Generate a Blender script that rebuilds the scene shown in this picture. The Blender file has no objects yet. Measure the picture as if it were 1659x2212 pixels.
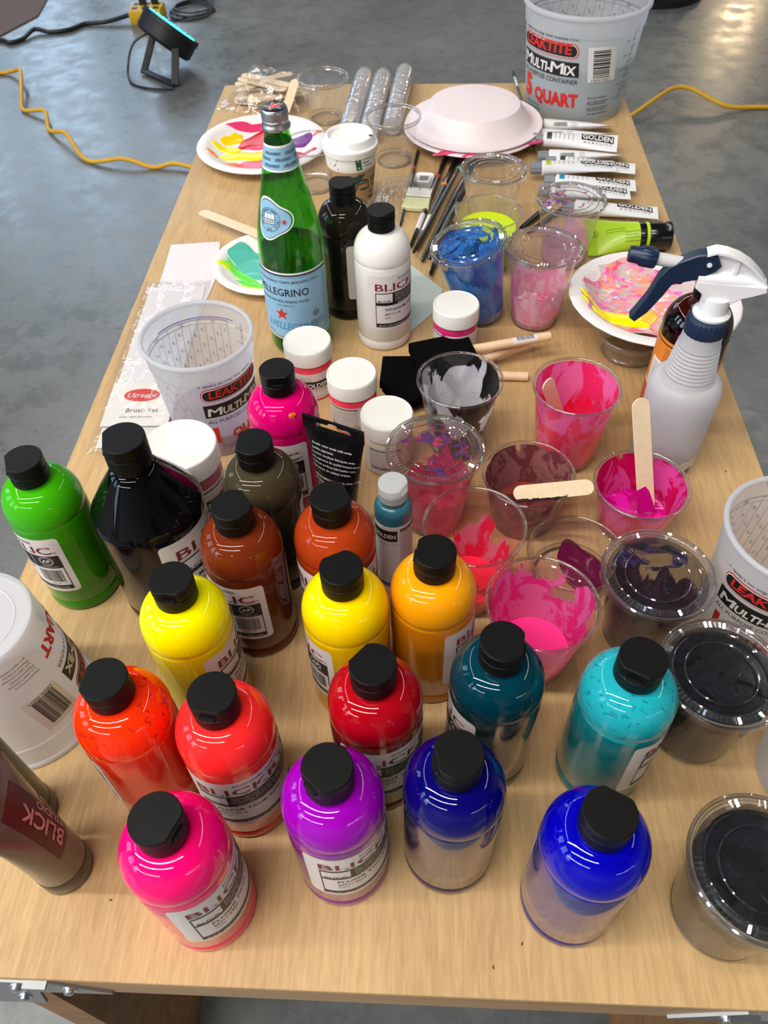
import bpy, math, random
from mathutils import Vector, Matrix, noise as mnoise
PI = math.pi
sc = bpy.context.scene
COL = sc.collection
Z0 = 0.78            # height of the table top above the floor
R_ = random.Random(7)

def srgb(r, g, b):
    def f(c):
        c /= 255.0
        return c/12.92 if c <= 0.04045 else ((c+0.055)/1.055)**2.4
    return (f(r), f(g), f(b), 1.0)

# ------------------------------------------------------------------ materials
MATS = {}
def newmat(name):
    m = bpy.data.materials.new(name); m.use_nodes = True
    nt = m.node_tree; nt.nodes.clear()
    out = nt.nodes.new('ShaderNodeOutputMaterial')
    return m, nt, out
def N(nt, t, **kw):
    n = nt.nodes.new(t)
    for k, v in kw.items():
        if k.startswith('i_'):
            n.inputs[k[2:].replace('_', ' ')].default_value = v
        else: setattr(n, k, v)
    return n
def L(nt, a, b): nt.links.new(a, b)
def math_(nt, op, a, b=None, clamp=False):
    n = nt.nodes.new('ShaderNodeMath'); n.operation = op; n.use_clamp = clamp
    for i, x in enumerate((a, b)):
        if x is None: continue
        if isinstance(x, (int, float)): n.inputs[i].default_value = x
        else: nt.links.new(x, n.inputs[i])
    return n.outputs[0]
def maprange(nt, v, a, b, c=0.0, d=1.0, smooth=True):
    n = nt.nodes.new('ShaderNodeMapRange'); n.interpolation_type = 'SMOOTHSTEP' if smooth else 'LINEAR'
    nt.links.new(v, n.inputs['Value'])
    for k, x in (('From Min', a), ('From Max', b), ('To Min', c), ('To Max', d)): n.inputs[k].default_value = x
    return n.outputs[0]
def mixcol(nt, fac, a, b):
    n = nt.nodes.new('ShaderNodeMix'); n.data_type = 'RGBA'
    for s, x in ((n.inputs[0], fac), (n.inputs[6], a), (n.inputs[7], b)):
        if isinstance(x, (int, float)): s.default_value = x
        elif isinstance(x, tuple): s.default_value = x
        else: nt.links.new(x, s)
    return n.outputs[2]
def objcoord(nt, scale=(1, 1, 1), loc=(0, 0, 0), rot=(0, 0, 0)):
    t = nt.nodes.new('ShaderNodeTexCoord'); mp = nt.nodes.new('ShaderNodeMapping')
    mp.inputs['Scale'].default_value = scale; mp.inputs['Location'].default_value = loc; mp.inputs['Rotation'].default_value = rot
    nt.links.new(t.outputs['Object'], mp.inputs[0]); return mp.outputs[0]
def noise(nt, vec, scale, detail=3.0, rough=0.5, dist=0.0):
    n = nt.nodes.new('ShaderNodeTexNoise'); nt.links.new(vec, n.inputs['Vector'])
    n.inputs['Scale'].default_value = scale; n.inputs['Detail'].default_value = detail
    n.inputs['Roughness'].default_value = rough; n.inputs['Distortion'].default_value = dist
    return n.outputs['Fac']
def objz(nt):
    t = nt.nodes.new('ShaderNodeTexCoord'); s = nt.nodes.new('ShaderNodeSeparateXYZ')
    nt.links.new(t.outputs['Object'], s.inputs[0]); return s.outputs
def bump(nt, h, strength=0.2, dist=0.001):
    b = nt.nodes.new('ShaderNodeBump'); b.inputs['Strength'].default_value = strength; b.inputs['Distance'].default_value = dist
    nt.links.new(h, b.inputs['Height']); return b.outputs[0]

def pbr(name, col, rough=0.5, metal=0.0, ior=1.5, coat=0.0, emis=None, es=0.0, bumpy=0.0, bscale=300.0):
    if name in MATS: return MATS[name]
    m, nt, out = newmat(name)
    p = N(nt, 'ShaderNodeBsdfPrincipled')
    p.inputs['Base Color'].default_value = col; p.inputs['Roughness'].default_value = rough
    p.inputs['Metallic'].default_value = metal; p.inputs['IOR'].default_value = ior
    p.inputs['Coat Weight'].default_value = coat; p.inputs['Coat Roughness'].default_value = 0.05
    if emis: p.inputs['Emission Color'].default_value = emis; p.inputs['Emission Strength'].default_value = es
    if bumpy: L(nt, bump(nt, noise(nt, objcoord(nt), bscale, 3), bumpy, 0.0006), p.inputs['Normal'])
    L(nt, p.outputs[0], out.inputs[0]); MATS[name] = m; return m

def clear(name, tint=(0.97, 0.97, 0.97, 1), refl=1.0, rough=0.03, base=0.03, haze=0.0, hazecol=(.85, .87, .9, 1), bumpy=0.0):
    """thin clear plastic: see-through, with a mirror sheen that grows at grazing angles"""
    if name in MATS: return MATS[name]
    m, nt, out = newmat(name)
    tr = N(nt, 'ShaderNodeBsdfTransparent'); tr.inputs[0].default_value = tint
    gl = N(nt, 'ShaderNodeBsdfGlossy'); gl.inputs[0].default_value = (1, 1, 1, 1); gl.inputs['Roughness'].default_value = rough
    fr = N(nt, 'ShaderNodeLayerWeight'); fr.inputs[0].default_value = .5
    if bumpy:
        nb = bump(nt, noise(nt, objcoord(nt), 45, 2, 0.5, 1.0), bumpy, 0.004); L(nt, nb, gl.inputs['Normal']); L(nt, nb, fr.inputs['Normal'])
    p5 = math_(nt, 'POWER', fr.outputs['Facing'], 4.5)
    fac = math_(nt, 'MINIMUM', math_(nt, 'ADD', math_(nt, 'MULTIPLY', p5, .75*refl), .03+base), .62)
    s = tr.outputs[0]
    if haze:
        d = N(nt, 'ShaderNodeBsdfDiffuse'); d.inputs[0].default_value = hazecol
        t2 = N(nt, 'ShaderNodeBsdfTranslucent'); t2.inputs[0].default_value = hazecol
        a = N(nt, 'ShaderNodeAddShader'); mm = N(nt, 'ShaderNodeMixShader'); mm.inputs[0].default_value = 0.5
        L(nt, d.outputs[0], mm.inputs[1]); L(nt, t2.outputs[0], mm.inputs[2])
        m3 = N(nt, 'ShaderNodeMixShader'); m3.inputs[0].default_value = haze
        L(nt, s, m3.inputs[1]); L(nt, mm.outputs[0], m3.inputs[2]); s = m3.outputs[0]
    mx = N(nt, 'ShaderNodeMixShader'); L(nt, fac, mx.inputs[0]); L(nt, s, mx.inputs[1]); L(nt, gl.outputs[0], mx.inputs[2])
    L(nt, mx.outputs[0], out.inputs[0]); MATS[name] = m; return m

def clear_rim(name):
    m, nt, out = newmat(name)
    g = N(nt, 'ShaderNodeBsdfGlass'); g.inputs['IOR'].default_value = 1.42; g.inputs['Roughness'].default_value = .02; g.inputs[0].default_value = (.96, .96, .97, 1)
    tr = N(nt, 'ShaderNodeBsdfTransparent'); tr.inputs[0].default_value = (.97, .97, .97, 1)
    gl = N(nt, 'ShaderNodeBsdfGlossy'); gl.inputs['Roughness'].default_value = .05
    a = N(nt, 'ShaderNodeMixShader'); a.inputs[0].default_value = .45; L(nt, g.outputs[0], a.inputs[1]); L(nt, tr.outputs[0], a.inputs[2])
    b = N(nt, 'ShaderNodeMixShader'); b.inputs[0].default_value = .14; L(nt, a.outputs[0], b.inputs[1]); L(nt, gl.outputs[0], b.inputs[2])
    L(nt, b.outputs[0], out.inputs[0]); return m

def frosted(name, col=(.80, .81, .84, 1), see=0.32, rough=0.3):
    """milky polyethylene"""
    if name in MATS: return MATS[name]
    m, nt, out = newmat(name)
    p = N(nt, 'ShaderNodeBsdfPrincipled'); p.inputs['Base Color'].default_value = col; p.inputs['Roughness'].default_value = rough
    t2 = N(nt, 'ShaderNodeBsdfTranslucent'); t2.inputs[0].default_value = col
    tr = N(nt, 'ShaderNodeBsdfTransparent'); tr.inputs[0].default_value = (.95, .95, .97, 1)
    a = N(nt, 'ShaderNodeMixShader'); a.inputs[0].default_value = 0.5; L(nt, p.outputs[0], a.inputs[1]); L(nt, t2.outputs[0], a.inputs[2])
    b = N(nt, 'ShaderNodeMixShader'); b.inputs[0].default_value = see; L(nt, a.outputs[0], b.inputs[1]); L(nt, tr.outputs[0], b.inputs[2])
    L(nt, b.outputs[0], out.inputs[0]); MATS[name] = m; return m

def paintbottle(name, col, shine=0.08, fleck=None, low=None, zl=0.126):
    """glossy plastic bottle full of paint; under the shoulder ring the paint has let go of the wall, which there mirrors"""
    m, nt, out = newmat(name)
    p = N(nt, 'ShaderNodeBsdfPrincipled'); p.inputs['Roughness'].default_value = 0.035; p.inputs['IOR'].default_value = 1.33 if shine < .04 else 1.43
    z = objz(nt)[2]
    n = noise(nt, objcoord(nt, (1, 1, .6)), 28, 2)
    zz = math_(nt, 'ADD', z, math_(nt, 'MULTIPLY', math_(nt, 'SUBTRACT', n, .5), .012))
    f = maprange(nt, zz, zl-.002, zl+.002, 1.0, 0.0)
    c = col
    if fleck:
        fn = maprange(nt, noise(nt, objcoord(nt), 170, 5, .62, .6), .575, .60)
        zone = maprange(nt, z, .124, .138)
        c = mixcol(nt, math_(nt, 'MULTIPLY', math_(nt, 'MULTIPLY', fn, zone), .7), col, fleck)
    c = mixcol(nt, f, c, low or tuple(x*.62 for x in col[:3])+(1,))
    L(nt, c, p.inputs['Base Color'])
    f = math_(nt, 'MULTIPLY', f, maprange(nt, z, .0165, .0182))
    g = N(nt, 'ShaderNodeBsdfGlossy'); g.inputs[0].default_value = (.95, .93, .92, 1); g.inputs['Roughness'].default_value = 0.16
    mx = N(nt, 'ShaderNodeMixShader'); L(nt, math_(nt, 'MULTIPLY', f, shine), mx.inputs[0])
    L(nt, p.outputs[0], mx.inputs[1]); L(nt, g.outputs[0], mx.inputs[2]); L(nt, mx.outputs[0], out.inputs[0]); return m

def smear(name, A, B, cover=0.5, seed=0.0, h=0.1, bias=0.5, rough=0.25, scale=22, stretch=.5, thin=0.0):
    """paint left on the inside of a cup: patchy, denser towards the bottom"""
    m, nt, out = newmat(name)
    vec = objcoord(nt, (1, 1, stretch), (seed, seed*1.7, seed*.3))
    n = noise(nt, vec, scale, 5, .55, 1.2)
    z = objz(nt)[2]
    lift = math_(nt, 'MULTIPLY', math_(nt, 'SUBTRACT', .5, math_(nt, 'DIVIDE', z, h)), bias)
    v = math_(nt, 'ADD', n, lift)
    t = 1.0-cover
    fac = maprange(nt, v, t*.5+.24, t*.5+.265)
    c = mixcol(nt, maprange(nt, noise(nt, objcoord(nt, (1, 1, .55), (seed+3, 0, 1)), scale*1.3, 4, .6, 2.2), .46, .54), A, B)
    p = N(nt, 'ShaderNodeBsdfPrincipled'); p.inputs['Roughness'].default_value = rough; L(nt, c, p.inputs['Base Color'])
    L(nt, bump(nt, noise(nt, vec, scale*3, 4), .35, .002), p.inputs['Normal'])
    tl = N(nt, 'ShaderNodeBsdfTranslucent'); L(nt, c, tl.inputs[0])
    pm = N(nt, 'ShaderNodeMixShader'); pm.inputs[0].default_value = .42; L(nt, p.outputs[0], pm.inputs[1]); L(nt, tl.outputs[0], pm.inputs[2])
    tr = N(nt, 'ShaderNodeBsdfTransparent')
    if thin:   # a thin coloured film between the thick patches
        tr.inputs[0].default_value = tuple(1-thin*(1-x) for x in A[:3])+(1,)
    mx = N(nt, 'ShaderNodeMixShader'); L(nt, fac, mx.inputs[0]); L(nt, tr.outputs[0], mx.inputs[1]); L(nt, pm.outputs[0], mx.inputs[2])
    L(nt, mx.outputs[0], out.inputs[0]); return m

def marbled(name, cols, scale=12, seed=0, rough=.3, stretch=(1, 1, 1), bumps=.3):
    m, nt, out = newmat(name)
    vec = objcoord(nt, stretch, (seed, seed*.7, 0))
    c = cols[0]
    for i, k in enumerate(cols[1:]):
        n = noise(nt, objcoord(nt, stretch, (seed+i*5.1, seed*.7-i*3.3, i)), scale*(1+.25*i), 5, .6, 1.8)
        c = mixcol(nt, maprange(nt, n, .5, .56), c, k)
    p = N(nt, 'ShaderNodeBsdfPrincipled'); p.inputs['Roughness'].default_value = rough; L(nt, c, p.inputs['Base Color'])
    L(nt, bump(nt, noise(nt, vec, scale*4, 4), bumps, .003), p.inputs['Normal'])
    L(nt, p.outputs[0], out.inputs[0]); return m

def wood(name, A, B, grain=(70, 3, 70), big=(9, 1.2, 9), rough=.45, knots=0.0):
    m, nt, out = newmat(name)
    f = noise(nt, objcoord(nt, grain), 2.2, 6, .65, .3)
    g = noise(nt, objcoord(nt, big), 1.0, 3, .5, .8)
    h = noise(nt, objcoord(nt, (240, 26, 240)), 2.0, 2, .6)
    v = math_(nt, 'ADD', math_(nt, 'ADD', math_(nt, 'MULTIPLY', f, .45), math_(nt, 'MULTIPLY', g, .45)), math_(nt, 'MULTIPLY', h, .22))
    c = mixcol(nt, maprange(nt, v, .40, .72, smooth=False), A, B)
    if knots:
        w = N(nt, 'ShaderNodeTexWave'); w.wave_type = 'RINGS'; w.inputs['Scale'].default_value = 1.0; w.inputs['Distortion'].default_value = 5; w.inputs['Detail'].default_value = 2; w.inputs['Detail Scale'].default_value = 1.2
        L(nt, objcoord(nt, (16, 2.0, 16), (1.7, .9, 0)), w.inputs['Vector'])
        c = mixcol(nt, math_(nt, 'MULTIPLY', w.outputs['Fac'], knots), c, tuple(x*.72 for x in A[:3])+(1,))
    p = N(nt, 'ShaderNodeBsdfPrincipled'); L(nt, c, p.inputs['Base Color']); p.inputs['Roughness'].default_value = rough
    L(nt, bump(nt, f, .06, .001), p.inputs['Normal']); L(nt, p.outputs[0], out.inputs[0]); return m

def concrete(name):
    m, nt, out = newmat(name)
    a = noise(nt, objcoord(nt, (1, 1, 1)), 1.1, 5, .6, .4); b = noise(nt, objcoord(nt), 9, 6, .7, .2); d = noise(nt, objcoord(nt), 55, 4, .7)
    v = math_(nt, 'ADD', math_(nt, 'ADD', math_(nt, 'MULTIPLY', a, .55), math_(nt, 'MULTIPLY', b, .3)), math_(nt, 'MULTIPLY', d, .22))
    c = mixcol(nt, maprange(nt, v, .38, .70, smooth=False), srgb(82, 85, 86), srgb(126, 129, 127))
    p = N(nt, 'ShaderNodeBsdfPrincipled'); L(nt, c, p.inputs['Base Color'])
    L(nt, maprange(nt, b, .3, .7, .20, .38), p.inputs['Roughness']); p.inputs['IOR'].default_value = 1.55
    L(nt, bump(nt, d, .05, .002), p.inputs['Normal']); L(nt, p.outputs[0], out.inputs[0]); return m

# ------------------------------------------------------------------ mesh building
TXT = {}
def text_geo(body, bold=0.0):
    k = (body, bold)
    if k not in TXT:
        cu = bpy.data.curves.new('lettering', 'FONT'); cu.body = body; cu.size = 1.0; cu.resolution_u = 2; cu.offset = bold; cu.fill_mode = 'FRONT'
        ob = bpy.data.objects.new('lettering', cu)
        me = bpy.data.meshes.new_from_object(ob)
        vs = [(v.co.x, v.co.y) for v in me.vertices]; fs = [tuple(p.vertices) for p in me.polygons]
        bpy.data.objects.remove(ob); bpy.data.curves.remove(cu); bpy.data.meshes.remove(me)
        TXT[k] = (vs, fs)
    return TXT[k]

def frame_to(d):
    d = Vector(d).normalized(); a = Vector((0, 0, 1)) if abs(d.z) < .95 else Vector((1, 0, 0))
    u = a.cross(d).normalized(); return u, d.cross(u)

class MB:
    def __init__(s): s.v = []; s.f = []; s.m = []
    def add(s, vs, fs, mat=0, X=None):
        b = len(s.v)
        s.v += [tuple(X @ Vector(p)) for p in vs] if X is not None else [tuple(p) for p in vs]
        for f in fs: s.f.append(tuple(b+i for i in f)); s.m.append(mat)
        return s
    def lathe(s, prof, seg=48, mat=0, X=None, rmod=None, cb=True, ct=True, closed=False):
        vs = []; fs = []; n = len(prof)
        for (r, z) in prof:
            for k in range(seg):
                a = 2*PI*k/seg; rr = r if rmod is None else rmod(r, z, k, a)
                vs.append((rr*math.cos(a), rr*math.sin(a), z))
        for i in range(n-1 + (1 if closed else 0)):
            j = (i+1) % n
            for k in range(seg):
                k2 = (k+1) % seg; fs.append((i*seg+k, i*seg+k2, j*seg+k2, j*seg+k))
        if not closed:
            if cb: fs.append(tuple(reversed(range(seg))))
            if ct: fs.append(tuple((n-1)*seg+k for k in range(seg)))
        return s.add(vs, fs, mat, X)
    def tube(s, pts, r, seg=10, mat=0, closed=False, caps=True):
        pts = [Vector(p) for p in pts]; n = len(pts); vs = []; fs = []
        u = None
        for i, p in enumerate(pts):
            if closed: d = pts[(i+1) % n]-pts[i-1]
            else: d = pts[min(i+1, n-1)]-pts[max(i-1, 0)]
            d.normalize()
            if u is None: u, w = frame_to(d)
            else:
                u = (u - d*u.dot(d)).normalized(); w = d.cross(u)
            rr = r[i] if isinstance(r, (list, tuple)) else r
            for k in range(seg):
                a = 2*PI*k/seg; vs.append(p+u*(rr*math.cos(a))+w*(rr*math.sin(a)))
        for i in range(n if closed else n-1):
            j = (i+1) % n
            for k in range(seg):
                k2 = (k+1) % seg; fs.append((i*seg+k, i*seg+k2, j*seg+k2, j*seg+k))
        if caps and not closed: fs += [tuple(reversed(range(seg))), tuple((n-1)*seg+k for k in range(seg))]
        return s.add(vs, fs, mat)
    def prism(s, pts, z0, z1, mat=0, X=None, bev=0.0):
        n = len(pts); cx = sum(p[0] for p in pts)/n; cy = sum(p[1] for p in pts)/n
        def ring(z, k):
            o = []
            for i in range(n):
                a = Vector(pts[i-1]); b = Vector(pts[i]); c = Vector(pts[(i+1) % n])
                e1 = (b-a); e2 = (c-b)
                if e1.length < 1e-9 or e2.length < 1e-9 or k == 0: o.append((b.x, b.y, z)); continue
                n1 = Vector((-e1.y, e1.x)).normalized(); n2 = Vector((-e2.y, e2.x)).normalized(); nn = (n1+n2)
                nn = nn.normalized() if nn.length > 1e-6 else n1
                q = b+nn*k; o.append((q.x, q.y, z))
            return o
        area = sum(pts[i-1][0]*pts[i][1]-pts[i][0]*pts[i-1][1] for i in range(n))
        if area < 0: pts = list(reversed(pts))
        rs = [ring(z0, 0), ring(z1, 0)] if not bev else [ring(z0, bev), ring(z0+bev, 0), ring(z1-bev, 0), ring(z1, bev)]
        vs = [p for r in rs for p in r]; fs = []
        for i in range(len(rs)-1):
            for k in range(n):
                k2 = (k+1) % n; fs.append((i*n+k, i*n+k2, (i+1)*n+k2, (i+1)*n+k))
        fs.append(tuple(reversed(range(n)))); fs.append(tuple((len(rs)-1)*n+k for k in range(n)))
        return s.add(vs, fs, mat, X)
    def box(s, c, d, mat=0, X=None, bev=0.0):
        x, y, z = c; a, b, h = d[0]/2, d[1]/2, d[2]/2
        M_ = Matrix.Translation((x, y, z-h)); M_ = (X @ M_) if X is not None else M_
        return s.prism([(-a, -b), (a, -b), (a, b), (-a, b)], 0, 2*h, mat, M_, bev)
    def grid(s, fn, u0, u1, nu, v0, v1, nv, mat=0):
        vs = [fn(u0+(u1-u0)*i/nu, v0+(v1-v0)*j/nv) for j in range(nv+1) for i in range(nu+1)]
        fs = [(j*(nu+1)+i, j*(nu+1)+i+1, (j+1)*(nu+1)+i+1, (j+1)*(nu+1)+i) for j in range(nv) for i in range(nu)]
        return s.add(vs, fs, mat)
    def rpatch(s, fn, u0, u1, v0, v1, c, nu=40, mat=0):
        """rounded-corner patch mapped through fn"""
        us = [u0+(u1-u0)*i/nu for i in range(nu+1)]
        for t in (.15, .35, .6): us += [u0+c*t, u1-c*t]
        us = sorted(us); vs = []; fs = []
        for u in us:
            d = min(u-u0, u1-u); k = c-math.sqrt(max(0, c*c-(c-d)**2)) if d < c else 0
            vs += [fn(u, v0+k), fn(u, (v0+v1)/2), fn(u, v1-k)]
        for i in range(len(us)-1):
            for j in range(2): fs.append((3*i+j, 3*i+3+j, 3*i+4+j, 3*i+1+j))
        return s.add(vs, fs, mat)
    def text(s, body, size, fn, u, v, mat=0, bold=0.0, shear=0.0, align='L', sx=1.0, width=None, fx=False):
        vs, fs = text_geo(body, bold)
        if not vs: return s
        x0 = min(p[0] for p in vs); x1 = max(p[0] for p in vs)
        if width: sx = width/((x1-x0)*size)
        off = {'L': x0, 'C': (x0+x1)/2, 'R': x1}[align]; k = -1 if fx else 1
        return s.add([fn(u+k*((x-off)*sx+shear*y)*size, v+y*size) for x, y in vs], fs, mat)
    def loft(s, rings, mat=0, caps=True):
        n = len(rings[0]); vs = [p for r in rings for p in r]; fs = []
        for i in range(len(rings)-1):
            for k in range(n):
                k2 = (k+1) % n; fs.append((i*n+k, i*n+k2, (i+1)*n+k2, (i+1)*n+k))
        if caps: fs += [tuple(reversed(range(n))), tuple((len(rings)-1)*n+k for k in range(n))]
        return s.add(vs, fs, mat)
    def build(s, name, mats, parent=None, angle=38, flat=False, mw=None):
        me = bpy.data.meshes.new(name); me.from_pydata(s.v, [], s.f)
        for m in (mats if isinstance(mats, (list, tuple)) else [mats]): me.materials.append(m)
        me.polygons.foreach_set('material_index', s.m)
        me.polygons.foreach_set('use_smooth', [not flat]*len(me.polygons))
        if not flat: me.set_sharp_from_angle(angle=math.radians(angle))
        me.update()
        o = bpy.data.objects.new(name, me); COL.objects.link(o)
        if parent is not None: o.parent = parent
        if mw is not None: o.matrix_local = mw
        return o

def tag(o, label, cat, group=None):
    o['label'] = label; o['category'] = cat
    if group: o['group'] = group
    return o
def thing(name, label, cat, loc=(0, 0, 0), rz=0.0, group=None, rot=None):
    o = bpy.data.objects.new(name, None); COL.objects.link(o); o.empty_display_size = .02
    o.location = loc; o.rotation_euler = rot if rot else (0, 0, rz); return tag(o, label, cat, group)
def struct(o): o['kind'] = 'structure'; return o
def T(x, y, z=0.0): return (x, y, Z0+z)
def cylmap(rf, a0, off=0.0, sgn=1):
    """u = arc length from the angle a0 (degrees), v = height"""
    def fn(u, v):
        r = rf(v); a = math.radians(a0)+sgn*u/r; return ((r+off)*math.cos(a), (r+off)*math.sin(a), v)
    return fn
def smooth_path(pts, n=8):
    P = [Vector(p) for p in pts]; P = [P[0]*2-P[1]]+P+[P[-1]*2-P[-2]]; o = []
    for i in range(1, len(P)-2):
        for k in range(n):
            t = k/n; a, b, c, d = P[i-1:i+3]
            o.append(.5*((2*b)+(c-a)*t+(2*a-5*b+4*c-d)*t*t+(3*b-a-3*c+d)*t**3))
    o.append(P[-2]); return o
def barcode(mb, fn, u0, u1, v0, v1, mat, seed=1, vert=False):
    r = random.Random(seed); u = u0
    while u < u1:
        w = r.choice((.5, .5, .9, 1.4))*(u1-u0)/60; w = min(w, u1-u)
        mb.grid((lambda p, q: fn(q, p)) if vert else fn, u, u+w, 1, v0, v1, 2, mat); u += w+r.choice((.5, .8, 1.2))*(u1-u0)/60
def lines(mb, fn, u0, v1, rows, size, mat, seed=0, width=None, words=None, lead=1.35):
    """small print"""
    pool = words or ['Directions: shake well before use', 'Non-toxic, water based acrylic', 'Clean brushes with soap and water', 'Do not freeze. Keep cap closed', 'Dries fast to a permanent film', 'Conforms to ASTM D 4236']
    for i in range(rows): mb.text(pool[(i+seed) % len(pool)], size, fn, u0, v1-(i+1)*size*lead, mat, width=width)
# ------------------------------------------------------------------ shared materials
BLACKP = pbr('black_plastic', srgb(8, 8, 8), .46, ior=1.30)
WHITEP = pbr('white_plastic', srgb(236, 235, 230), .35)
PAPER = pbr('label_paper', srgb(226, 220, 220), .42)
INK = pbr('black_ink', srgb(22, 22, 24), .45)
REDINK = pbr('dark_red_ink', srgb(122, 22, 40), .45)
BRIGHTRED = pbr('red_ink', srgb(214, 40, 36), .45)
WINK = pbr('white_ink', srgb(232, 230, 228), .45)
CLEAR = clear('clear_plastic', haze=.045)
CLEARLID = clear('clear_lid_plastic', refl=1.2, base=.0, haze=.02)
RIM = clear_rim('clear_rim')
FILM = clear('crinkled_film', refl=1.0, base=.035, rough=.07, haze=.06, bumpy=.55)
STICK = wood('birch_stick', srgb(226, 200, 165), srgb(238, 217, 186), (50, 50, 6), (14, 14, 3), .55)
FOAM = pbr('white_foam', srgb(238, 234, 234), .45, bumpy=.08, bscale=900)
FROST = frosted('milky_plastic')

# ------------------------------------------------------------------ flip cap paint bottles
def bottle_profile():
    p = [(.0335, 0), (.0355, .0015), (.0366, .004), (.0366, .0135), (.0359, .015), (.0359, .016), (.0367, .0175), (.0367, .05), (.0367, .09), (.0367, .1255), (.0361, .1268), (.0361, .1280), (.0367, .1292)]
    for i in range(0, 13):
        t = PI/2*i/12; p.append((.0166+.0201*math.cos(t), .1335+.0285*math.sin(t)))
    return p+[(.0160, .1635), (.0160, .168)]
BPROF = bottle_profile()

def add_cap(parent, zc, k, chord, mat=BLACKP, d=None):
    r = .0172*k; h1 = .0128*k; h2 = .0118*k
    mb = MB()
    mb.lathe([(r-.001, 0), (r, .0006), (r, h1-.0006), (r-.0008, h1)], 120, 0, rmod=lambda rr, z, kk, a: rr-(.00022 if kk % 2 else 0))
    cap = mb.build('cap', mat, parent); cap.location = (0, 0, zc)
    pts = []; c = (d or .0148)*k; r2 = r*1.012
    for i in range(96):
        a = 2*PI*i/96; x, y = r2*math.cos(a), r2*math.sin(a)
        pts.append((min(x, c), y))
    mb = MB(); mb.prism(pts, h1+.0006, h1+h2, 0, None, .0008)
    w = r*.62; mb.prism([(c-.001, -w*.6), (c+.0022, -w*.5), (c+.0022, w*.5), (c-.001, w*.6)], h1+.001, h1+.0036, 0, None, .0004)
    mb.lathe([(r*.9, h1-.001), (r*.9, h1+.001)], 48, 0)
    lid = mb.build('flip_lid', mat, cap); lid.rotation_euler = (0, 0, math.radians(chord)); return cap

def ap_seal(mb, fn, u, v, r, mat):
    pts = []
    for rr, w in ((r, .0004), (r*.84, .0003)):
        vs = []; fs = []
        for i in range(36):
            a = 2*PI*i/36
            vs += [fn(u+rr*math.cos(a), v+rr*math.sin(a)), fn(u+(rr-w)*math.cos(a), v+(rr-w)*math.sin(a))]
        for i in range(36):
            j = (i+1) % 36; fs.append((2*i, 2*j, 2*j+1, 2*i+1))
        mb.add(vs, fs, mat)
    mb.text('AP', r*1.05, fn, u, v-r*.38, mat, .01, align='C')

def blick_label(parent, a0, color_name, code, r=.0367, W=.138, z0=.036, H=.082, k=1.0, paper=PAPER, small='00272'):
    mb = MB(); rf = lambda v: r
    F0 = cylmap(rf, a0, .00015); F1 = cylmap(rf, a0, .0004); F2 = cylmap(rf, a0, .00065)
    f = lambda F: (lambda u, v: F(u, z0+v))
    P0, P1, P2 = f(F0), f(F1), f(F2)
    mb.rpatch(P0, 0, W, 0, H, .005, 48, 0)
    x = .0115*k
    mb.text('ECONOMY ACRYLIC POLYMER', .0050*k, P1, W*.56, H*.905, 1, align='C', width=.070*k)
    mb.text('BLICKRYLIC', .0150*k, P1, x, H*.735, 2, .012, width=W-x-.010*k)
    mb.text('\u00ae', .004*k, P1, W-.009*k, H*.735, 2)
    mb.grid(P1, x, W-.006*k, 40, H*.47, H*.70, 2, 1)                    # black band
    mb.grid(P2, x+.0013*k, x+.0225*k, 8, H*.525, H*.685, 1, 0)          # white box of the maker's mark
    F3 = f(cylmap(rf, a0, .0009))
    mb.text('BLICK', .0040*k, F3, x+.0118*k, H*.535, 1, .01, align='C', width=.017*k)
    for i, t in enumerate(['Shake well before using. Do not freeze.', 'Use: Thin with water. Clean brushes in', 'turpentine. Clean hands with soap and', 'water. Colors may stain clothing.']):
        mb.text(t, .0026*k, P2, x+.026*k, H*(.655-.038*i), 3, width=.060*k)
    mb.grid(P2, W-.0335*k, W-.0330*k, 1, H*.475, H*.695, 1, 3)
    ap_seal(mb, P2, W-.0195*k, H*.61, .0068*k, 3)
    mb.text('CONFORMS TO ASTM', .0018*k, P2, W-.0195*k, H*.495, 3, align='C')
    mb.text('DickBlick.com', .0034*k, P2, x+.030*k, H*.482, 3, .01, width=.026*k)
    mb.grid(P1, x, x+.0008*k, 1, H*.13, H*.47, 1, 1)
    mb.grid(P1, W-.0070*k, W-.0062*k, 1, H*.13, H*.47, 1, 1)
    mb.text(color_name, .0056*k, P1, x+.012*k, H*.365, 1, .012, width=min(.0038*len(color_name), .075)*k)
    mb.text(code, .0046*k, P1, x+.012*k, H*.285, 1, .012)
    mb.text(small, .0034*k, P1, x+.012*k, H*.22, 1)
    barcode(mb, P1, W-.033*k, W-.010*k, H*.20, H*.43, 1, len(color_name)+3)
    mb.text('61402 1267', .0024*k, P1, W-.0215*k, H*.155, 1, align='C')
    mb.grid(P1, x, W-.0062*k, 40, H*.055, H*.13, 1, 1)
    mb.text('BLICK ART MATERIALS, PO BOX 1267, GALESBURG, IL 61402-1267', .0030*k, P2, x+.004*k, H*.075, 3, width=W-x-.014*k)
    return mb.build('label', [paper, INK, REDINK, WINK], parent, flat=True)

def paint_bottle(label, xy, mat, a0, chord, cname, code, showlabel=True):
    t = thing('paint_bottle', label, 'paint bottle', T(*xy), 0, 'pint paint bottles with black flip caps')
    MB().lathe(BPROF, 72).build('bottle_body', mat, t)
    add_cap(t, .1650, 1.0, chord)
    if showlabel: blick_label(t, a0, cname, code)
    return t

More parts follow.
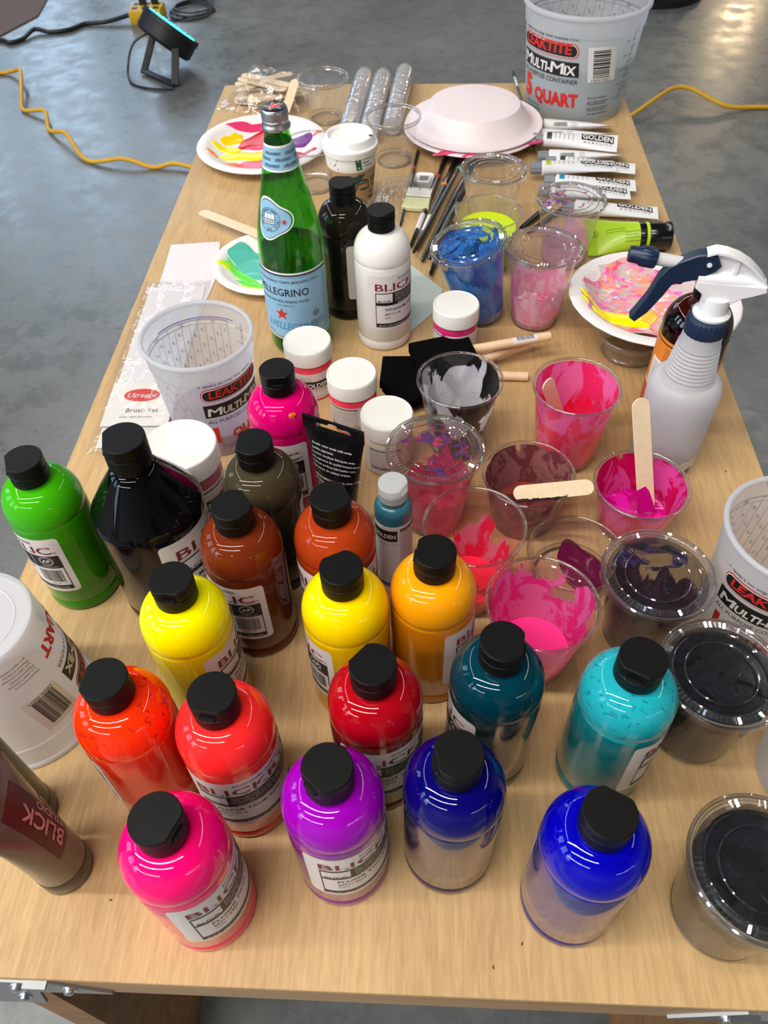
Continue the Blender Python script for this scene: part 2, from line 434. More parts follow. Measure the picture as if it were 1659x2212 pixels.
def P(n, rgb, shine=.08, fleck=None, low=None): return paintbottle(n, srgb(*rgb), shine, srgb(*fleck) if fleck else None, srgb(*low) if low else None)
BOTTLES = [
 ('bright green paint bottle at the left table edge beside the big black bottle', (-.355, .4829), P('green_paint', (62, 172, 10), .015), 81, 205, 'PHTHALO GREEN LT PINT', '00711-7076'),
 ('dark red-brown paint bottle behind the neon yellow bottle', (-.1582, .4322), P('burnt_umber_paint', (112, 42, 16), .015), 89, 35, 'BURNT SIENNA PINT', '00711-8046'),
 ('dark olive-brown paint bottle between the big black bottle and the magenta bottle', (-.1509, .5082), P('raw_umber_paint', (66, 58, 42), .015), 345, 180, 'RAW UMBER PINT', '00711-8066'),
 ('burnt orange-brown paint bottle left of the small teal fluid bottle', (-.0755, .4437), P('sienna_paint', (164, 56, 18), .015), 185, 25, 'RED OXIDE PINT', '00711-3206'),
 ('neon lemon yellow paint bottle in front of the red-brown bottle', (-.1929, .355), P('fluor_yellow_paint', (252, 244, 0), .06, low=(214, 190, 0)), 298, 268, 'FLUOR YELLOW PINT', '00711-4276'),
 ('warm yellow paint bottle left of the orange-yellow bottle', (-.0606, .3693), P('yellow_paint', (252, 214, 0), .015, low=(216, 170, 0)), 39, 118, 'PRIMARY YELLOW PINT', '00711-4006'),
 ('golden orange-yellow paint bottle in front of the coral pink cup', (.0129, .3872), P('orange_yellow_paint', (246, 160, 10), .07, low=(200, 118, 6)), 286, 172, 'YELLOW OCHRE PINT', '00711-4036'),
 ('orange-red paint bottle with dark flecks on its shoulder', (-.2223, .2673), P('fluor_orange_paint', (255, 52, 8), .07, fleck=(150, 30, 20), low=(205, 42, 14)), 27, 178, 'FLUOR ORANGE PINT', '00711-4586'),
 ('fluorescent coral red paint bottle labelled true red', (-.1428, .2584), P('fluor_red_paint', (255, 44, 44), .12, low=(210, 40, 36)), 216, 262, 'FLUOR TRUE RED PINT', '00711-3716'),
 ('hot pink paint bottle nearest the front left of the table', (-.1626, .1714), P('fluor_pink_paint', (250, 8, 112), .20, low=(235, 40, 100)), 265, 338, 'FLUOR PINK PINT', '00711-3406'),
 ('bright violet paint bottle at the front between pink and navy', (-.0575, .2078), P('fluor_violet_paint', (150, 4, 172), .26, low=(128, 20, 128)), 236, 226, 'FLUOR VIOLET PINT', '00711-6016'),
 ('deep crimson red paint bottle behind the violet bottle', (-.0315, .2845), P('deep_red_paint', (168, 6, 22), .14, low=(92, 8, 12)), 225, 140, 'BRIGHT RED PINT', '00711-3070'),
 ('dark navy blue paint bottle right of the violet bottle', (.028, .2196), P('navy_paint', (8, 4, 96), .23, low=(22, 14, 60)), 337, 190, 'ULTRAMARINE DEEP PINT', '00711-5056'),
 ('dark teal paint bottle in front of the hot pink cup', (.0625, .306), P('dark_teal_paint', (2, 52, 66), .24, low=(4, 36, 44)), 28, 352, 'PHTHALO TURQUOISE PINT', '00711-5176'),
 ('light turquoise paint bottle left of the black lidded cups', (.1608, .295), P('turquoise_paint', (32, 164, 176), .08, fleck=(10, 110, 128), low=(6, 108, 118)), 276, 243, 'TURQUOISE PINT', '00711-5136'),
 ('ultramarine blue paint bottle at the front right', (.1217, .1843), P('ultramarine_paint', (4, 2, 164), .21, low=(30, 22, 110)), 312, 62, 'ULTRAMARINE BLUE PINT', '00711-5046'),
 ('magenta paint bottle with an orange drip behind the black tube', (-.1429, .6102), P('magenta_paint', (214, 2, 104), .015), 98, 277, 'MAGENTA PINT', '00711-3046'),
 ('black-brown paint bottle behind the white bottle', (-.1066, .986), P('dark_umber_paint', (34, 29, 24), .03), 275, 90, 'MARS BLACK PINT', '00711-2026'),
 ('white paint bottle right of the green glass bottle', (-.0533, .9163), P('white_paint', (238, 237, 233), .03, low=(224, 222, 218)), 239, 318, 'TITANIUM WHITE PINT', '00711-1116'),
]
ROOT = {}
for lab, xy, m, a0, ch, cn, code in BOTTLES:
    ROOT[cn] = paint_bottle(lab, xy, m, a0, ch, cn, code)
# orange drip on the magenta bottle, crumb of turquoise on its cap
mb = MB()
mb.loft([[( (.0040-.0006*i)*math.cos(2*PI*k/10), (.0026-.0004*i)*math.sin(2*PI*k/10), .0003*i) for k in range(10)] for i in range(4)])
d = mb.build('orange_drip', pbr('orange_drip_paint', srgb(236, 104, 20), .2), ROOT['MAGENTA PINT'])
n_ = Vector((math.cos(math.radians(-62)), math.sin(math.radians(-62)), .95)).normalized()
d.matrix_local = Matrix.Translation(Vector((.0318*math.cos(math.radians(-62)), .0318*math.sin(math.radians(-62)), .1535))) @ n_.to_track_quat('Z', 'Y').to_matrix().to_4x4()

# the large black bottle with a conical shoulder
t = thing('paint_bottle', 'large black paint bottle with conical shoulder beside the green bottle', 'paint bottle', T(-.2545, .4785), 0)
mb = MB(); pr = [(.048, 0), (.0505, .0015), (.052, .005), (.052, .016), (.051, .018), (.052, .020), (.052, .132)]
for i in range(1, 7):
    a = math.radians(48)*i/6; pr.append((.052-.010*(1-math.cos(a)), .132+.014*math.sin(a)))
pr += [(.036, .163), (.024, .180), (.0205, .1855), (.0175, .187), (.0175, .196)]
mb.lathe(pr, 80)
mb.build('bottle_body', paintbottle('black_paint', srgb(8, 8, 10), .03, zl=.13), t)
add_cap(t, .1935, 1.13, 195)
blick_label(t, 291, 'MARS BLACK QUART', '00711-2037', r=.052, W=.19, z0=.03, H=.098, k=1.25)

# ------------------------------------------------------------------ clear cups
def cup_r(z, h, rt, rb): return rb+(rt-.0035-rb)*min(1, z/(h-.007))
def wall_fn(h, rt, rb, inset=.0005):
    return lambda z: cup_r(z, h, rt, rb)-inset
def add_lid(parent, z, r=.0515, seed=0, marks=True, mat=None, rot=0.0):
    mb = MB(); seg = 144
    prof = [(r-.0008, -.0065), (r, -.006), (r, .0005), (r-.001, .0022), (r-.0022, .0026), (r-.0040, .0012)]
    n0 = len(mb.v); mb.lathe(prof, seg, 0, cb=False, ct=False)
    # fluted band
    ring = [(r-.0040, .0012), (r-.0046, .0018), (r-.0102, .0018), (r-.0108, .0010)]
    mb.lathe(ring, seg, 1, cb=False, ct=False, rmod=lambda rr, zz, k, a: rr)
    b = len(mb.v)-4*seg
    for i in (1, 2):
        for k in range(seg):
            x, y, zz = mb.v[b+i*seg+k]; mb.v[b+i*seg+k] = (x, y, zz+(.0011 if k % 2 else -.0002))
    rr = r-.0108
    mb.lathe([(rr, .0010), (rr-.001, -.0012), (rr-.0035, -.0028), (.0305, -.0028), (.0300, -.0012), (.0285, -.0010), (.0280, -.0030), (.0004, -.0030)], 72, 0, cb=False, ct=True)
    if marks:
        fn = lambda u, v: (u, v, -.0023)
        mb.text('PET E', .0048, fn, .006, .014, 0, .02)
        mb.text('1', .004, fn, -.0185, -.001, 0, .03)
        for cx, cy, s_, q in ((-.012, .013, .0042, .3), (.016, -.006, .004, 1.2)):
            mb.tube([(cx+s_*math.cos(q+i*2*PI/3), cy+s_*math.sin(q+i*2*PI/3), -.0026) for i in range(3)], .0005, 6, 0, closed=True)
        for cx, cy in ((.004, -.017), (-.014, -.012)):
            mb.tube([(cx-.003, cy-.0035, -.0026), (cx+.003, cy-.0035, -.0026), (cx+.003, cy+.0035, -.0026), (cx-.003, cy+.0035, -.0026)], .00045, 6, 0, closed=True)
    mb.lathe([(r-.0016+.0014*math.cos(a), .0006+.0016*math.sin(a)) for a in [2*PI*i/8 for i in range(8)]], 72, 2, closed=True)
    for q in (.0290, rr-.002): mb.lathe([(q+.0006*math.cos(a), -.0014+.0010*math.sin(a)) for a in [2*PI*i/8 for i in range(8)]], 72, 2, closed=True)
    o = mb.build('lid', [mat or CLEARLID, clear('clear_flutes', refl=1.2, base=.10, rough=.03, haze=.04), RIM], parent, angle=25); o.location = (0, 0, z); o.rotation_euler = (0, 0, rot); return o

def cup(label, x, y, h, rt=.0495, rb=.031, lid=False, group=None, mats=(), pool=None, cat='plastic cup', rot=None, z=0.0, name='plastic_cup', seed=1, lidrot=0.0, mat=None, lidpaint=None, rim2=False):
    t = thing(name, label, cat, T(x, y, z), seed*1.3, group, rot)
    rf = lambda zz: cup_r(zz, h, rt, rb)
    pr = [(.0005, .0030), (rb-.006, .0030), (rb-.004, .0008), (rb-.0022, 0), (rb-.0006, .0008), (rb, .003)]
    for q in (.12, .3, .5, .7, .86): pr.append((rf(q*h), q*h))
    zz = h-.0095; pr += [(rf(zz), zz), (rf(zz)+.0011, zz+.0008), (rt-.0026, h-.0022)]
    mb = MB(); mb.lathe(pr, 72, 0, cb=False, ct=False)
    tor = [(rt-.0015+.0015*math.cos(a), h-.0015+.0015*math.sin(a)) for a in [2*PI*i/10 for i in range(10)]]
    mb.lathe(tor, 72, 1, closed=True)
    for q in (.03, .05): mb.lathe([(rf(q*h+.002)+.0003+.0004*math.cos(a), q*h+.004+.0006*math.sin(a)) for a in [2*PI*i/6 for i in range(6)]], 72, 1, closed=True)
    if rim2:
        mb.lathe([(rt-.0016+.0014*math.cos(a), h-.0062+.0014*math.sin(a)) for a in [2*PI*i/8 for i in range(8)]], 72, 1, closed=True)
    mb.lathe([(rb-.0024+.0016*math.cos(a), .0018+.0016*math.sin(a)) for a in [2*PI*i/8 for i in range(8)]], 72, 1, closed=True)
    mb.build('cup_wall', [mat or CLEAR, RIM], t)
    for i, m in enumerate(mats):
        w = wall_fn(h, rt, rb, .0009+.0005*i); mb = MB()
        mb.lathe([(w(q)*1.0, q) for q in [.0045+(h-.0075)*j/30 for j in range(31)]], 96, 0, cb=True, ct=False)
        mb.build('paint_residue', m, t)
    if pool:
        m, zp = pool; mb = MB(); w = wall_fn(h, rt, rb, .0012)
        mb.lathe([(w(.004)*.98, .0042), (w(zp)-.0002, zp), (w(zp)-.002, zp-.0004), (w(zp)*.6, zp-.0010), (.002, zp-.0013)], 72, 0)
        mb.build('paint_pool', m, t)
    if lid:
        lo = add_lid(t, h, rt+.002, seed, rot=lidrot)
        if lidpaint:
            mb = MB(); mb.lathe([(rt-.008, -.0046), (rt-.012, -.0036), (.002, -.0036)], 72, 0, cb=False, ct=False)
            mb.build('lid_paint', lidpaint, lo)
    return t
G = 'clear plastic paint cups'
S = srgb
cup('empty clear cup next to the bag of sticks at the far table edge', -.198, 1.612, .081, group=G, rim2=True, seed=2, mats=(smear('smear_faint_violet', S(150, 90, 140), S(190, 170, 190), .20, 3.3, .08, .0),))
cup('empty clear cup between the coffee cup and the foam plates', -.057, 1.437, .083, group=G, rim2=True, seed=3)
cup('empty clear cup left of the coffee cup behind the green bottle neck', -.192, 1.342, .078, group=G, seed=4)
cup('lidded clear cup without paint right of the black brushes', .1045, 1.190, .105, lid=True, group=G, seed=5, lidrot=.4)
cup('open cup of lime yellow-green paint', .094, 1.089, .093, rb=.033, group=G, seed=6,
    mats=(smear('smear_lime', S(206, 226, 20), S(170, 210, 30), .48, 1.1, .093, .9, thin=.12),), pool=(pbr('lime_paint', S(206, 232, 16), .25), .068))
cup('lidded cup with pale pink streaks and a purple-smeared lid', .2145, 1.109, .099, lid=True, group=G, seed=7, lidrot=1.0,
    mats=(smear('smear_pale_pink', S(240, 176, 204), S(228, 190, 214), .46, 2.3, .089, .35),), lidpaint=smear('lid_purple', S(104, 70, 150), S(230, 170, 200), .34, 5.5, .1, .0, scale=40))
cup('tilted lidded cup of cobalt blue paint', .0848, .9635, .116, lid=True, group=G, seed=8, lidrot=2.0, rot=(math.radians(1), math.radians(-13.5), .2), z=.0076,
    mats=(smear('smear_blue', S(8, 104, 206), S(44, 152, 226),   .78, 4.1, .116, .45, thin=.14),), lidpaint=smear('lid_blue', S(30, 110, 216), S(50, 144, 224), .58, 2.2, .1, .0, scale=30))
cup('lidded cup of baby pink paint right of the blue cup', .1585, .9554, .114, lid=True, group=G, seed=9, lidrot=2.6,
    mats=(smear('smear_baby_pink', S(250, 160, 200), S(250, 206, 224), .62, 7.7, .116, .9, thin=.08),), pool=(marbled('pink_pool', [S(236, 70, 130), S(244, 170, 200), S(240, 220, 226)], 20, 2), .022))
cup('open cup smeared with white and black paint', .0435, .700, .104, group=G, seed=10,
    mats=(smear('smear_black', S(20, 20, 22), S(34, 33, 36), .52, 8.2, .1, .05, scale=16), smear('smear_white', S(240, 238, 244), S(222, 220, 232), .66, 5.2, .1, .25, scale=15)))
cup('tall open cup thick with neon pink-red paint and a stick', .1723, .6853, .1087, rb=.034, group=G, seed=11,
    mats=(smear('smear_neon_pink', S(255, 48, 116), S(255, 116, 186), .92, 6.4, .109, .35, scale=15), smear('smear_neon_red', S(255, 32, 84), S(255, 50, 110), .50, 9.4, .109, .6, scale=17)), pool=(pbr('neon_pink_pool', S(255, 36, 96), .3), .016))
cup('low open cup of dusky maroon paint with a stick across its rim', .1150, .584, .074, rb=.034, group=G, seed=12,
    mats=(smear('smear_maroon', S(126, 66, 72), S(164, 110, 112), .86, 3.9, .074, .30, scale=20, thin=.2),), pool=(marbled('maroon_pool', [S(106, 54, 58), S(90, 40, 48), S(150, 60, 50)], 14, 3), .020))
cup('low open cup of glossy magenta paint with an upright stick', .2339, .5771, .068, rt=.0508, rb=.034, group=G, seed=13,
    mats=(smear('smear_magenta', S(222, 14, 100), S(240, 84, 176), .86, 2.9, .068, .30, scale=18, thin=.25),), pool=(marbled('magenta_pool', [S(196, 8, 130), S(226, 30, 170), S(236, 130, 200)], 16, 4, rough=.08), .018))
cup('lidded cup with pink and purple paint behind the small teal bottle', .0150, .582, .109, lid=True, group=G, seed=14, lidrot=.2,
    mats=(smear('smear_rose', S(236, 84, 120), S(214, 60, 124), .56, 1.9, .109, .9, thin=.18),), lidpaint=smear('lid_rose', S(110, 60, 130), S(206, 70, 100), .32, 8.8, .1, .0, scale=26))
cup('open cup of coral pink streaks behind the orange-yellow bottle', .052, .4785, .113, group=G, seed=15,
    mats=(smear('smear_coral', S(255, 46, 86), S(244, 124, 160), .56, 12.9, .115, .55, thin=.24),), pool=(pbr('coral_pool', S(250, 30, 70), .3), .022))
CUP_O = cup('short clear cup with a wine-red puddle in the middle of the cups', .160, .503, .043, rb=.040, group=G, seed=16,
    mats=())
cup('open cup of hot pink paint behind the dark teal bottle', .1093, .3986, .105, rt=.0508, group=G, seed=17,
    mats=(smear('smear_hot_pink', S(255, 58, 154), S(255, 120, 190), .80, 15.1, .105, .48, scale=15, thin=.22),), pool=(pbr('hot_pink_pool', S(255, 56, 150), .3), .028))
cup('lidded cup of dark purple paint beside the measuring container on the right', .2165, .433, .102, lid=True, group=G, seed=18, lidrot=.9,
    mats=(smear('smear_dark_purple', S(42, 20, 38), S(74, 30, 60), .80, 6.6, .1, .7, scale=18, thin=.6),), pool=(pbr('dark_purple_pool', S(36, 16, 34), .2), .030), lidpaint=smear('lid_purple_blobs', S(66, 34, 100), S(30, 20, 34), .36, 3.7, .1, .0, scale=24))
for lab, x, y, h, sd in (('lidded cup of black paint right of the turquoise bottle', .249, .333, .105, 19), ('lidded cup of black paint at the front right corner', .2385, .178, .113, 20)):
    m = smear('smear_black_%d' % sd, S(16, 16, 19), S(30, 24, 34), .86, sd, .1, .8, scale=16, thin=.7)
    cup(lab, x, y, h, rb=.035, lid=True, group=G, seed=sd, lidrot=sd*.7, mats=(m,), pool=(pbr('black_pool', S(12, 12, 15), .15), .085), lidpaint=smear('lid_black_%d' % sd, S(10, 10, 13), S(26, 20, 34), .74, sd+.4, .1, .0, scale=20))
# the wine-red puddle
def blob(cx, cy, rx, ry, rot, seed, h=.0016, zf=None, n=44, wob=.28, f=3):
    r = random.Random(seed); ph = [r.random()*6.28 for _ in range(5)]; am = [wob*r.uniform(.3, 1)/(i+1.2) for i in range(5)]
    rings = []
    for t in (1.0, .97, .9, .75, .4, .05):
        R = []
        for k in range(n):
            a = 2*PI*k/n; q = 1+sum(am[i]*math.sin((i+f-1)*a+ph[i]) for i in range(5))
            x, y = rx*q*t*math.cos(a), ry*q*t*math.sin(a)
            X, Y = cx+x*math.cos(rot)-y*math.sin(rot), cy+x*math.sin(rot)+y*math.cos(rot)
            zb = zf(math.hypot(X, Y)) if zf else 0
            R.append((X, Y, zb+h*math.sqrt(max(0, 1-t**4))))
        rings.append(R)
    return rings

mb = MB()
mb.loft(blob(.006, -.016, .033, .021, .1, 3)); mb.loft(blob(-.018, -.005, .015, .006, .45, 5)); mb.loft(blob(-.008, .005, .013, .003, .42, 8))
o = mb.build('paint_puddle', pbr('wine_paint', srgb(98, 16, 58), .15), CUP_O); o.location = (0, 0, .0031)
# ------------------------------------------------------------------ jars
def jar(label, x, y, col, r=.0298, h=.077, lidh=.022, a_text=0, a_logo=None, group='small white lidded acrylic jars', gap=None):
    t = thing('paint_jar', label, 'paint jar', T(x, y), 0, group)
    hb = h-lidh+.003
    MB().lathe([(r*.86, 0), (r*.95, .0012), (r*.975, .004), (r*.975, hb*.8), (r*.96, hb*.88), (r*.88, hb*.95), (r*.85, hb)], 72).build('jar_body', pbr('jar_'+label[:12], col, .3, coat=.2), t)
    z0 = h-lidh
    mb = MB(); mb.lathe([(r*.99, z0), (r*1.02, z0+.0008), (r*1.02, h-.0028), (r*1.0, h-.0008), (r*.965, h), (r*.94, h-.0002), (r*.92, h-.0007), (.002, h-.0005)], 96)
    mb.build('lid', WHITEP, t)
    mb = MB(); rf = lambda v: r*.975; W = 2*PI*r*.975*.90; H = hb*.70; zl = hb*.07
    a0 = a_text-70
    F = lambda o: (lambda u, v: cylmap(rf, a0, o)(u, zl+v))
    k = H/.038
    if gap: 
        mb.rpatch(F(.00012), .0, gap-.002, 0, H, .003, 30, 0); mb.rpatch(F(.00012), gap+.002, W, 0, H, .003, 50, 0)
    else: mb.rpatch(F(.00012), 0, W, 0, H, .003, 60, 0)
    f = F(.00035); g = F(.0006)
    mb.grid(f, .004*k, .040*k, 12, H*.90, H*.955, 1, 1)
    mb.text('GOLDEN ARTIST COLORS  HEAVY BODY', .0024*k, g, .006*k, H*.905, 2, width=.032*k)
    lines(mb, f, .004*k, H*.88, 9, .0021*k, 1, 1, .036*k)
    mb.text('GOLDEN', .0055*k, f, .005*k, H*.17, 1, .02, width=.022*k); lines(mb, f, .005*k, H*.13, 2, .0018*k, 1, 2, .024*k)
    ap_seal(mb, f, .038*k, H*.16, .0052*k, 1)
    lines(mb, f, .046*k, H*.9, 14, .0019*k, 1, 3, .024*k); barcode(mb, f, .048*k, .062*k, H*.05, H*.22, 1, 5)
    if a_logo is not None:
        u = math.radians((a_logo-a0) % 360)*r*.975
        mb.grid(f, u-.018*k, u+.018*k, 10, H*.42, H*.70, 1, 1)
        mb.text('GOLDEN', .0090*k, g, u, H*.46, 2, .025, align='C', width=.033*k)
        mb.text('A C R Y L I C S', .0038*k, f, u, H*.30, 1, align='C', width=.033*k)
        mb.text('4 FL OZ (118 ml)', .0024*k, f, u, H*.08, 1, align='C')
    mb.build('label', [PAPER, INK, WINK], t, flat=True)
    return t
jar('neon coral jar nearest the green glass bottle', -.1439, .8039, srgb(255, 74, 92), a_text=200, a_logo=290)
jar('neon pink-red jar with its small print facing the viewer', -.0839, .7416, srgb(255, 64, 92), a_text=270)
jar('cream coloured jar left of the white-smeared cup', -.0389, .6719, srgb(226, 220, 196), a_text=290)
jar('raspberry pink jar in front of the cobalt blue cup', .0438, .8829, srgb(212, 40, 112), a_text=235, gap=.037)
jar('large dusty rose jar behind the big black bottle', -.2535, .588, srgb(176, 92, 104), r=.0385, h=.106, lidh=.026, a_text=330, a_logo=318, group=None)

# small translucent capped fluid bottle
t = thing('fluid_paint_bottle', 'small teal fluid acrylic bottle with frosted white cap', 'paint bottle', T(-.0253, .5022))
r = .0185
MB().lathe([(.0165, 0), (.0182, .0012), (r, .004), (r, .110)]+[(r-.0065*(1-math.cos(PI/2*i/8)), .110+.010*math.sin(PI/2*i/8)) for i in range(1, 9)]+[(.0105, .1225), (.0105, .127)], 64).build('bottle_body', pbr('fluid_teal', srgb(44, 108, 126), .25, coat=.3), t)
add_cap(t, .1245, .80, 330, frosted('frosted_cap', (.80, .82, .82, 1), .15), d=.0150)
mb = MB(); a0 = 190; rf = lambda v: r
F = lambda o: (lambda u, v: cylmap(rf, a0, o)(u, .008+v))
mb.rpatch(F(.00012), 0, .100, 0, .092, .002, 50, 0); f, g = F(.00035), F(.0006)
mb.grid(f, .003, .030, 10, .070, .086, 1, 1); mb.text('GOLDEN', .0085, g, .0045, .0745, 2, .025, width=.024); mb.text('A C R Y L I C S', .0036, f, .004, .064, 1, width=.026)
mb.grid(f, .033, .062, 12, .083, .088, 1, 1); mb.text('FLUID ACRYLICS', .0034, g, .034, .0842, 2, .01, width=.026)
lines(mb, f, .033, .082, 15, .0026, 1, 0, .029, ['DIRECTIONS: Dries to a flexible film', 'Use above 49F. Thin with water', "MODE D'EMPLOI: couleur acrylique", 'WARNING: Contains no solvents', 'Conforms to ASTM D4236'])
lines(mb, f, .034, .026, 6, .0022, 1, 2, .027); barcode(mb, f, .066, .09, .01, .03, 1, 9)
mb.build('label', [PAPER, INK, WINK], t, flat=True)

# ------------------------------------------------------------------ mixing containers
def container(label, x, y, k=1.0, h=.148, rt=.0650, rb=.050, a0=277, num='1', unit='quart', flip=False, rz=0, bar=None, chart=True, loc_z=0.0, liquid=None, ginside=None):
    t = thing('mixing_container', label, 'measuring container', T(x, y, loc_z), math.radians(rz), 'milky measuring containers')
    R = lambda z: rb+(rt-.0035*k-rb)*max(0, z)/h
    band = h*.80
    pr = [(.001, .0035*k), (rb-.006*k, .0035*k), (rb-.0035*k, .0005), (rb-.001*k, 0), (rb, .0012*k), (R(.02*k), .02*k), (R(h*.4), h*.4), (R(band), band), (R(band)+.0012*k, band+.0012*k), (R(h)+.0006*k, h-.006*k)]
    mb = MB(); mb.lathe(pr, 96, 0, cb=False, ct=False)
    mb.lathe([(rt-.0028*k+.0028*k*math.cos(a), h-.0028*k+.0028*k*math.sin(a)*1.1) for a in [2*PI*i/12 for i in range(12)]], 96, 0, closed=True)
    def inv(fn): return (lambda u, v: (lambda p: (p[0], -p[1], h-p[2]))(fn(u, v))) if flip else fn
    if flip:
        for i, p in enumerate(mb.v): mb.v[i] = (p[0], -p[1], h-p[2])
    mb.build('container_wall', FROST, t)
    F0 = inv(cylmap(R, a0, .0005*k)); F1 = inv(cylmap(R, a0, .0008*k)); F2 = inv(cylmap(R, a0, .0011*k))
    s = k; mb = MB()
    zz = lambda f: f*h
    mb.text('%s %s to top line inside rim' % (num, unit), .0070*s, F0, .001, zz(.790), 0, .008, width=.082*s)
    def pill(F, u0, u1, v0, v1, m):
        c = (v1-v0)/2; mb.rpatch(F, u0, u1, v0, v1, c*.98, 36, m)
    pill(F0, 0, .084*s, zz(.632), zz(.765), 1); pill(F1, .0012*s, .0828*s, zz(.640), zz(.757), 3); pill(F2, .0022*s, .0818*s, zz(.648), zz(.749), 0)
    F3 = inv(cylmap(R, a0, .0014*k))
    mb.text('LEAKTITE', .0145*s, F3, .042*s, zz(.672), 1, .03, .12, 'C', width=.066*s)
    mb.grid(F0, 0, .084*s, 24, zz(.465), zz(.600), 2, 0)
    [mb.text('M', .0175*s, (F1, F2)[q % 2], (.003+.0005*q)*s, zz(.485), 3, 0, .15, width=.0155*s) for q in range(3)]; mb.text('ULTI-', .0140*s, F1, .0205*s, zz(.485), 3, .03, .15, width=.0285*s); [mb.text('M', .0175*s, (F1, F2)[q % 2], (.0495+.0005*q)*s, zz(.485), 3, 0, .15, width=.0155*s) for q in range(3)]; mb.text('IX', .0140*s, F1, .0665*s, zz(.485), 3, .03, .15, width=.0135*s)
    mb.text('ALL PURPOSE CONTAINER', .0072*s, F0, .001*s, zz(.400), 0, .006, .08, width=.082*s)
    mb.text(num, .0330*s, F0, .004*s, zz(.185), 1, .055, 0); mb.text('QUART', .0200*s, F0, .026*s, zz(.185), 1, .05, 0, width=.058*s)
    for i, (u, v) in enumerate(((.010, .125), (.095, .26), (.095, .20), (.095, .14))):
        mb.text('Measurements', .0040*s, F0, u*s, zz(v), 0); mb.text('are approximate', .0040*s, F0, u*s, zz(v)-.0045*s, 0)
    ub = .094*s
    mb.rpatch(F0, ub, ub+.034*s, zz(.42), zz(.74), .0005, 14, 3)
    barcode(mb, F1, ub+.005*s, ub+.027*s, zz(.45), zz(.70), 0, 7, vert=False) if flip else None
    if not flip:
        r_ = random.Random(4); v = zz(.46)
        while v < zz(.71):
            w = r_.choice((.0008, .0012, .0018))*s; mb.grid(F1, ub+.006*s, ub+.026*s, 6, v, v+w, 1, 0); v += w+r_.choice((.0008, .0014))*s
    mb.text('0 84305 35023 7', .0036*s, F1, ub+.004*s, zz(.427), 0)
    mb.build('printing', [INK, BRIGHTRED, REDINK, WINK], t, flat=True)
    if chart:
        mb = MB(); a1 = a0-18; W = math.radians(190)*R(h*.6)
        for off in (.0004, -.0006):
            C = inv(cylmap(R, a1-190, off*k))
            n = 20
            for i in range(n+1):
                u = W*i/n; mb.grid(C, u, u+.00028*s, 1, zz(.18), zz(.80 if i % 4 else .84), 2, 0)
            mb.grid(C, 0, W, 60, zz(.835), zz(.838), 1, 0); mb.grid(C, 0, W, 60, zz(.800), zz(.803), 1, 0)
            for i in range(0, n, 4): mb.text(['1:1', '2:1', '4:1:1', '8:1', '9:1'][i//4 % 5], .0046*s, C, W*(i+2)/n, zz(.808), 0, align='C')
            r_ = random.Random(5)
            for i in range(n):
                for j, d in enumerate('4321'):
                    v = zz(.74-.145*j-.045*(i % 3)); mb.text(d, .0046*s, C, W*(i+.5)/n, v, 0, align='C'); mb.grid(C, W*i/n, W*(i+.6)/n, 2, v-.0012*s, v-.0009*s, 1, 0)
            u = -.022*s; mb.grid(C, u, u+.0005*s, 1, zz(.2), zz(.86), 2, 0)
            for j in range(10): mb.grid(C, u-.003*s, u+.003*s, 1, zz(.22+.065*j), zz(.22+.065*j)+.0006*s, 1, 0); mb.text('%d oz' % (32-3*j if j < 9 else 4), .0036*s, C, u+.004*s if j % 2 else u-.013*s, zz(.215+.065*j), 0)
        mb.build('mixing_chart', pbr('grey_ink', srgb(112, 114, 120), .5), t, flat=True)
    if liquid:
        m, zl = liquid; mb = MB(); mb.lathe([(rb-.006*k, .0045*k), (R(.01)-.0012*k, .008*k), (R(zl)-.0012*k, zl), (R(zl)-.003*k, zl-.0003), (.002, zl-.0006)], 72); mb.build('rinse_water', m, t)
    if flip:   # ring and raised maker's plate on the upturned base
        mb = MB()
        for q in (.70, .93):
            mb.lathe([(rb*q+.0007*math.cos(a), h-.0035*k+.0007*math.sin(a)) for a in [2*PI*i/8 for i in range(8)]], 72, 0, closed=True)
        mb.lathe([(rb-.0045, h-.0036), (.001, h-.0036)], 72, 0, cb=False)
        fr = lambda u, v: (u, v, h-.0031)
        mb.text('LEAKTITE', .0085, fr, 0, -.003, 0, .012, align='C', width=.034)
        pts = [(.021*math.cos(a)**1*(1 if abs(math.cos(a)) > .3 else 1), .0085*math.sin(a), h-.0030) for a in [2*PI*i/32 for i in range(32)]]
        mb.tube(pts, .0005, 6, 0, closed=True); mb.text('Mt. Bell', .004, fr, 0, -.014, 0, align='C')
        mb.build('base_emboss', frosted('milky_emboss', (.88, .88, .9, 1), .05), t)
    if ginside:
        mb = MB(); mb.grid(cylmap(R, 60, -.0006), 0, .10, 40, h*.853, h*.862, 1, 0); mb.build('paint_stain', ginside, t, flat=True)
    return t
WATER = clear('tinted_water', (.70, .80, .80, 1), .8, .02, .02, haze=.45, hazecol=(.62, .74, .74, 1))
PURP = clear('purple_rinse', (.70, .45, .72, 1), .5, .05, .02, haze=.7, hazecol=(.50, .24, .52, 1))
container('upright one quart measuring container behind the big black bottle', -.2538, .7219, a0=277, liquid=(PURP, .034), ginside=pbr('blue_stain', srgb(120, 120, 200), .5))
container('largest measuring container, at the far right corner with cloudy water', .2930, 1.672, k=1.60, h=.192, rt=.1170, rb=.0935, a0=187, num='5', liquid=(WATER, .100))
container('upright measuring container at the right edge of the photo', .332, .4511, a0=197)
container('upside-down measuring container at the left edge of the table', -.366, .3375, h=.148, rt=.0662, rb=.0515, a0=281, flip=True, chart=False)
t = thing('mixing_container', 'pale rounded container only just in view at the right edge', 'measuring container', T(.350, .292))
